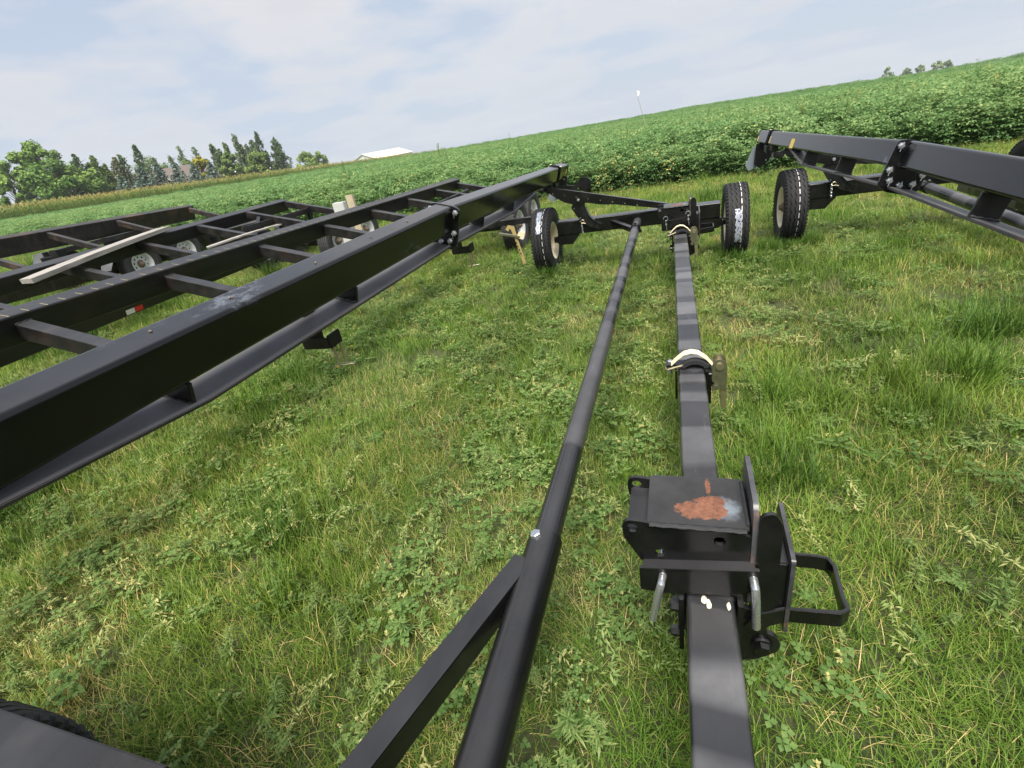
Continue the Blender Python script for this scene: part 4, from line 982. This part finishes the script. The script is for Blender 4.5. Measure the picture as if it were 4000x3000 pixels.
# yellow dandelion heads
for x, y in ((.40, .62), (-2.75, 3.35), (-2.62, 2.95), (2.05, 3.4)):
    mb = MB(); z = gz(x, y)+.1
    for k in range(40):
        a = U(0, 6.28); d = Vector((math.cos(a), math.sin(a), U(.1, 1.2))); leaf(mb, (x, y, z), d, Vector((0, 0, 1)), .016, .004, U(.2, .8))
    o = build('dandelion', mb, 'flower_yellow', origin=(x, y, z), smooth=0); setp(o, 'yellow dandelion head in the grass '+('near the rail at the bottom edge' if x > 0 and y < 1 else 'below the right header trailer beam' if x > 0 else 'seen through the ladder rungs, farther one' if y > 3.2 else 'seen through the ladder rungs, nearer one'), 'flower', 'dandelions')

# ------------------------------------------------------------------ buildings
def place(az, r): return Vector((r*math.sin(R(az)), r*math.cos(R(az)), 0))
def gable(name, label, az, r, yaw, length, width, eave, ridge, wallm, roofm, over=.5, hip=0):
    c_ = place(az, r); z = gz(c_.x, c_.y); rt = root(name, (c_.x, c_.y, z), label, 'building')
    cy_, sy_ = math.cos(R(yaw)), math.sin(R(yaw))
    W = lambda x, y, zz: (c_.x+x*cy_-y*sy_, c_.y+x*sy_+y*cy_, z+zz)
    mb = MB(); l, w_ = length/2, width/2
    mb.add([W(-l, -w_, 0), W(l, -w_, 0), W(l, w_, 0), W(-l, w_, 0), W(-l, -w_, eave), W(l, -w_, eave), W(l, w_, eave), W(-l, w_, eave), W(-l, 0, ridge-.15), W(l, 0, ridge-.15)] if not hip else
           [W(-l, -w_, 0), W(l, -w_, 0), W(l, w_, 0), W(-l, w_, 0), W(-l, -w_, eave), W(l, -w_, eave), W(l, w_, eave), W(-l, w_, eave), W(-l+hip, 0, ridge-.15), W(l-hip, 0, ridge-.15)],
           [(0, 1, 5, 4), (2, 3, 7, 6), (1, 2, 6, 9, 5), (3, 0, 4, 8, 7)] if not hip else [(0, 1, 5, 4), (2, 3, 7, 6), (1, 2, 6, 5), (3, 0, 4, 7)])
    build('wall', mb, wallm, rt, smooth=0)
    k = (ridge-eave)/w_
    lo, wo = l+over, w_+over; ze = eave-k*over; hi = lo-hip if hip else lo
    mb = MB(); t_ = .18
    mb.add([W(-lo, -wo, ze), W(lo, -wo, ze), W(hi, 0, ridge), W(-hi, 0, ridge), W(-lo, wo, ze), W(lo, wo, ze)]+[W(-lo, -wo, ze-t_), W(lo, -wo, ze-t_), W(hi, 0, ridge-t_), W(-hi, 0, ridge-t_), W(-lo, wo, ze-t_), W(lo, wo, ze-t_)],
           [(0, 1, 2, 3), (3, 2, 5, 4), (6, 9, 8, 7), (9, 10, 11, 8), (0, 6, 7, 1), (4, 5, 11, 10)]+([(0, 3, 9, 6), (3, 4, 10, 9), (1, 7, 8, 2), (2, 8, 11, 5)] if not hip else [(0, 3, 4), (1, 5, 2), (0, 6, 10, 4), (1, 7, 11, 5)]))
    build('roof', mb, roofm, rt, smooth=0)
    return rt, W
hs, W = gable('house', 'tan house with brown hip roof behind the spruces', -49.9, 165, 50, 24, 12, 4.2, 7.9, 'siding_tan', 'shingle', .6, 5)
for xx in (-7, -3.5, 4, 7.5):
    mb = MB(); mb.add([W(xx-.6, -6.03, 1.2), W(xx+.6, -6.03, 1.2), W(xx+.6, -6.03, 2.6), W(xx-.6, -6.03, 2.6)], [(0, 1, 2, 3)]); build('window', mb, 'glass_dark', hs, smooth=0)
mb = MB(); mb.add([W(-2.6, -8.5, 0), W(1.6, -8.5, 0), W(1.6, -8.5, 3.9), W(-.5, -8.5, 5.7), W(-2.6, -8.5, 3.9), W(-2.6, -5.5, 0), W(1.6, -5.5, 0), W(1.6, -5.5, 3.9), W(-.5, -5.5, 5.7), W(-2.6, -5.5, 3.9)], [(0, 1, 2, 3, 4), (0, 4, 9, 5), (1, 6, 7, 2)]); build('front_gable', mb, 'siding_cream', hs, smooth=0)
mb = MB()
for s in (-1, 1):
    mb.add([W(-.5, -9.0, 6.0), W(-.5+s*2.7, -9.0, 3.75), W(-.5+s*2.7, -4, 3.75), W(-.5, -4, 6.0), W(-.5, -9.0, 5.75), W(-.5+s*2.7, -9.0, 3.5), W(-.5+s*2.7, -4, 3.5), W(-.5, -4, 5.75)], [(0, 1, 2, 3), (0, 4, 5, 1), (1, 5, 6, 2)])
build('gable_roof', mb, 'siding_white', hs, smooth=0)
h2, W2 = gable('house', 'second brown roofed house wing behind the right-hand spruces', -47.4, 172, 50, 16, 11, 4.0, 6.7, 'siding_tan', 'shingle', .6, 4)
h3, W3 = gable('house', 'white house almost hidden behind the tall poplars', -43.7, 195, 45, 20, 11, 4.2, 6.6, 'siding_white', 'siding_white', .5)
b1_, W4 = gable('barn', 'long metal barn with cream roof and pale gray gable on the horizon', -30.2, 235, 84, 26, 13, 4.2, 6.6, 'siding_white', 'metal_roof_cream', .4)
b2_, W5 = gable('shed', 'low white shed roof showing above the corn', -38.2, 215, 40, 11, 8, 3.0, 4.2, 'siding_white', 'siding_white', .4)

# ------------------------------------------------------------------ trees
LEAN0 = -.15
def tree(name, label, az, r, top_el, width, m, kind, seed, group='trees beyond the corn', lean=0, leaf_s=.42, n=2600, basefrac=.08):
    rd = random.Random(seed); c_ = place(az, r); z = gz(c_.x, c_.y)-.2
    H = 1.56+r*math.tan(R(top_el))-z
    rt = root(name, (c_.x, c_.y, z), label, 'tree', group)
    tv = MB(); tr_ = max(.12, H*.02)
    left = Vector((-math.cos(R(az)), math.sin(R(az)), 0))      # leans to the viewer's left when lean > 0
    ax = lambda t_: Vector((c_.x, c_.y, z))+Vector((0, 0, 1))*H*t_+left*H*(lean*t_*t_+LEAN0*t_)
    def limb(a, b, r0, r1):
        a, b = Vector(a), Vector(b); mid = a.lerp(b, .5)+Vector((rd.uniform(-.1, .1), rd.uniform(-.1, .1), .1))*(b-a).length*.5
        pts_ = [a, mid, b]; rr = [r0, (r0+r1)/2, r1]; k = 6; vs = []
        for p_, q_ in zip(pts_, rr):
            d = (b-a).normalized(); u = d.orthogonal().normalized(); v = d.cross(u)
            vs += [p_+u*q_*math.cos(2*math.pi*i/k)+v*q_*math.sin(2*math.pi*i/k) for i in range(k)]
        tv.add(vs, [(j*k+i, j*k+(i+1) % k, (j+1)*k+(i+1) % k, (j+1)*k+i) for j in range(2) for i in range(k)])
    cr_ = MB(); n = int(n*2.0); leaf_s *= .95
    def card(p, nrm, s, col):
        nrm = nrm.normalized(); u = nrm.orthogonal().normalized(); a = rd.uniform(0, 6.28); v = nrm.cross(u)
        u, v = u*math.cos(a)+v*math.sin(a), v*math.cos(a)-u*math.sin(a)
        cr_.add([p+u*s*rd.uniform(.6, 1), p+v*s*rd.uniform(.4, .8), p-u*s*rd.uniform(.6, 1), p-v*s*rd.uniform(.4, .8)], [(0, 1, 2, 3)], col)
    rv = lambda: Vector((rd.gauss(0, 1), rd.gauss(0, 1), rd.gauss(0, 1))).normalized()
    if kind in ('round', 'open'):
        limb(ax(-.01), ax(.45), tr_*1.3, tr_*.8); limb(ax(.45), ax(.85), tr_*.8, tr_*.2)
        lobes = []
        nl = 46 if kind == 'round' else 36
        for i in range(nl):
            t_ = rd.uniform(basefrac+.08, .9); rad = width/2*math.sqrt(max(.05, 1-((t_-.48)/.52)**2)); a = rd.uniform(0, 6.28); q_ = rad*rd.uniform(.35, .85)
            lr = width*rd.uniform(.08, .15) if kind == 'round' else width*rd.uniform(.06, .12)
            lobes.append((ax(t_)+Vector((math.cos(a)*q_, math.sin(a)*q_, 0)), lr))
            limb(ax(max(.12, t_-.22)), lobes[-1][0], tr_*.35, tr_*.08)
        lobes.append((ax(.93), width*.12))
        for i in range(n):
            c0, lr = rd.choice(lobes); d = rv(); p = c0+Vector((d.x, d.y, d.z*.8))*lr*rd.uniform(.45, 1.08)
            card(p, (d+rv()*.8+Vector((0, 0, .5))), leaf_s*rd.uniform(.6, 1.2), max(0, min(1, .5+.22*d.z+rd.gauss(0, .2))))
    elif kind == 'poplar':
        nst = max(1, int(width/2.7)); stems = []
        for i in range(nst):
            ox = (i-(nst-1)/2)*width/nst*.9; hh = 1-abs(rd.gauss(0, .10))-(.16*abs(i-(nst-1)/2)/max(1, nst/2)); stems.append([ox, hh])
        stems[nst//2][1] = 1.0
        for ox, hh in stems:
            o_ = left*(-ox)+Vector((rd.uniform(-1, 1), rd.uniform(-1, 1), 0)); sw = width/nst*.72 if nst > 1 else width*.42; ph = rd.uniform(0, 9)
            limb(ax(-.01)+o_, ax(hh*.95)+o_, tr_, tr_*.1)
            for b_ in range(14):
                t_ = rd.uniform(basefrac+.1, hh*.85); a = rd.uniform(0, 6.28); limb(ax(t_)+o_, ax(t_+.08)+o_+Vector((math.cos(a), math.sin(a), 0))*sw*.8, tr_*.25, tr_*.06)
            ncl = 60
            for b_ in range(ncl):
                t_ = basefrac+(hh-basefrac)*((b_+rd.random())/ncl)**.9; u_ = t_/hh; a = rd.uniform(0, 6.28)
                prf = min(1, ((1-u_)/.6)**.8)*(.8+.2*min(1, u_/.15)); q_ = sw*prf*rd.uniform(.25, 1.15)
                c0 = ax(t_*.97)+o_+Vector((math.cos(a)*q_, math.sin(a)*q_, 0)); dr = Vector((math.cos(a)*.45, math.sin(a)*.45, 1))+left*.25; cl_ = H*rd.uniform(.035, .075)*(1-.35*u_); cw = sw*.24*rd.uniform(.7, 1.3); tone = rd.gauss(0, .12)
                for k in range(max(10, n//(nst*ncl))):
                    f_ = rd.uniform(-1, 1); p = c0+dr*cl_*f_+rv()*cw*(1-.75*max(0, f_))*rd.random()**.5
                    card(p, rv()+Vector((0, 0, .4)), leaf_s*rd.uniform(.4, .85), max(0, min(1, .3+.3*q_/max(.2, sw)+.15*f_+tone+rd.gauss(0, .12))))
    else:       # conifer: whorls of drooping boughs
        limb(ax(-.01), ax(.97), tr_, tr_*.12); nl = int(H*2.6)
        for i in range(nl):
            t_ = basefrac*.4+(1-basefrac*.4)*i/nl; rad = width/2*(1-t_)**.85+.12; nb = 15
            for b_ in range(nb):
                a = rd.uniform(0, 6.28); bl = rad*rd.uniform(.65, 1.12); d = Vector((math.cos(a), math.sin(a), -.22 if kind == 'spruce' else .1)); d2 = Vector((-d.y, d.x, 0))
                for k in range(6):
                    f_ = (k+rd.random())/6; p = ax(t_)+d*bl*f_+Vector((0, 0, .16*bl*f_*f_))+d2*rd.uniform(-.25, .25)*bl*f_*.7
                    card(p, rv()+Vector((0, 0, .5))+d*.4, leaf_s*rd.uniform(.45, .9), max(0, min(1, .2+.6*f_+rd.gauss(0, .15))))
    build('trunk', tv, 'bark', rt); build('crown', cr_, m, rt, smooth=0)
    return rt
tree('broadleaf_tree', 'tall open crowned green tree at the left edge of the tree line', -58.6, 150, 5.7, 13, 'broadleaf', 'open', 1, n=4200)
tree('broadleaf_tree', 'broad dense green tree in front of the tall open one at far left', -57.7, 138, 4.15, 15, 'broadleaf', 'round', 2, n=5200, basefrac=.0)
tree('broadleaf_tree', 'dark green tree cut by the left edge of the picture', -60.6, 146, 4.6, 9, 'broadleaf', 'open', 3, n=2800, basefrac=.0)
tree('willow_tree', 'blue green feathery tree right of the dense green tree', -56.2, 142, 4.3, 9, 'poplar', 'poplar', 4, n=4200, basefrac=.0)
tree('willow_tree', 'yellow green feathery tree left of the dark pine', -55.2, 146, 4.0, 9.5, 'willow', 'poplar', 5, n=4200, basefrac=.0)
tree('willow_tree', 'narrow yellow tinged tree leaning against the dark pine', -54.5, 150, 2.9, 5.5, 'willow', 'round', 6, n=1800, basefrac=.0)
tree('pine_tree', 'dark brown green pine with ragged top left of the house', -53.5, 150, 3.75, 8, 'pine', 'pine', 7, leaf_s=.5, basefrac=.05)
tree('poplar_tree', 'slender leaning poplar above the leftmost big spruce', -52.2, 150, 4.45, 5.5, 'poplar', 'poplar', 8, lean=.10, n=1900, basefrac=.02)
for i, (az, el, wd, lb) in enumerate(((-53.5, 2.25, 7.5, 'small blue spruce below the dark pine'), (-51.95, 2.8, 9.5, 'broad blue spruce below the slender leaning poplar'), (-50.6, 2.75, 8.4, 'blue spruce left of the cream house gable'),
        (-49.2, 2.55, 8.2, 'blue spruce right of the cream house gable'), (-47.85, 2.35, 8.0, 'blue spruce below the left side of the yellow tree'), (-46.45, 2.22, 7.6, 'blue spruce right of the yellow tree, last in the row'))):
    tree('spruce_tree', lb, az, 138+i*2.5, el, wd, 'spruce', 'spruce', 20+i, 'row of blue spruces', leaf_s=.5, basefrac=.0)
tree('broadleaf_tree', 'round green trees showing over the brown house roof', -51.1, 200, 3.4, 13, 'poplar', 'round', 30, n=2400)
tree('poplar_tree', 'pale poplar rising behind the middle of the brown roof', -48.9, 200, 3.8, 6, 'poplar', 'poplar', 31, lean=.06, n=1500)
tree('broadleaf_tree', 'yellow green rounded tree behind the roof left of the yellow tree', -48.3, 196, 2.75, 8, 'willow', 'round', 32, n=1500)
tree('poplar_tree', 'thin topped poplar just left of the yellow tree', -47.7, 200, 3.55, 7, 'poplar', 'poplar', 33, lean=.05, n=1500)
tree('broadleaf_tree', 'bright yellow leafed tree between spruces and poplars', -47.2, 158, 2.85, 5.2, 'yellowleaf', 'round', 34, n=1900, basefrac=.0)
tree('poplar_tree', 'poplar standing at the left of the large poplar clump', -45.7, 165, 3.55, 8.5, 'poplar', 'poplar', 35, lean=.05, n=3600, basefrac=.0)
tree('willow_tree', 'lighter green low tree within the poplar clump', -44.8, 160, 2.75, 6.5, 'willow', 'round', 36, n=2200, basefrac=.0)
tree('poplar_tree', 'ragged multi topped poplar left of the tallest clump', -43.9, 168, 4.0, 14, 'poplar', 'poplar', 37, lean=.05, n=7000, basefrac=.0)
tree('poplar_tree', 'tallest dense poplar clump at the right of the tree line', -41.9, 170, 3.95, 13, 'poplar', 'poplar', 38, lean=.04, n=7000, basefrac=.0)
tree('willow_tree', 'low light green tree filling the foot of the tallest poplar clump', -42.4, 162, 2.3, 9, 'willow', 'round', 60, n=2600, basefrac=.0)
tree('poplar_tree', 'shorter poplar between the tallest clump and the dark ragged spruce', -40.95, 171, 3.0, 8, 'poplar', 'poplar', 61, lean=.04, n=3600, basefrac=.0)
tree('spruce_tree', 'dark ragged spruce at the right end of the poplar clump', -40.3, 172, 2.2, 8.5, 'pine', 'spruce', 39, leaf_s=.6, basefrac=.0)
tree('broadleaf_tree', 'lone round tree behind the white shed', -38.0, 228, 1.62, 10, 'broadleaf', 'round', 40, n=2600, basefrac=.0)
tree('broadleaf_tree', 'second rounded tree joined to the lone tree behind the shed', -36.7, 232, 1.45, 8.5, 'broadleaf', 'round', 41, n=2200, basefrac=.0)
for az, el, wd, sd_, lb in ((16.6, -.68, 11, 50, 'hazy round tree at the left of the hilltop group on the right'), (17.9, -1.0, 8, 51, 'low hazy bush in the middle of the hilltop group'), (18.75, -.92, 6, 52, 'thin hazy tree in the hilltop group'), (19.9, -.88, 9, 53, 'hazy wide tree near the right of the hilltop group'), (20.5, -.93, 7, 54, 'rightmost hazy tree of the hilltop group')):
    tree('broadleaf_tree', lb, az, 420, el, wd, 'poplar', 'round', sd_, 'hilltop trees', leaf_s=.9, n=700, basefrac=.0)

# ------------------------------------------------------------------ thin summer haze
hm_, t, p = mat('haze'); t.nodes.remove(p)
pv = N(t, 'ShaderNodeVolumePrincipled'); pv.inputs['Color'].default_value = (.93, .965, 1, 1); pv.inputs['Density'].default_value = .00035; pv.inputs['Anisotropy'].default_value = .2
L(t, pv.outputs[0], t.nodes['Material Output'].inputs['Volume'])
mb = MB(); mb.box((-100, 710, -35), (1640, 1600, 120)); hzo = build('haze', mb, 'haze', smooth=0); setp(hzo, 'thin bluish summer haze over the fields', None, None, 'stuff')
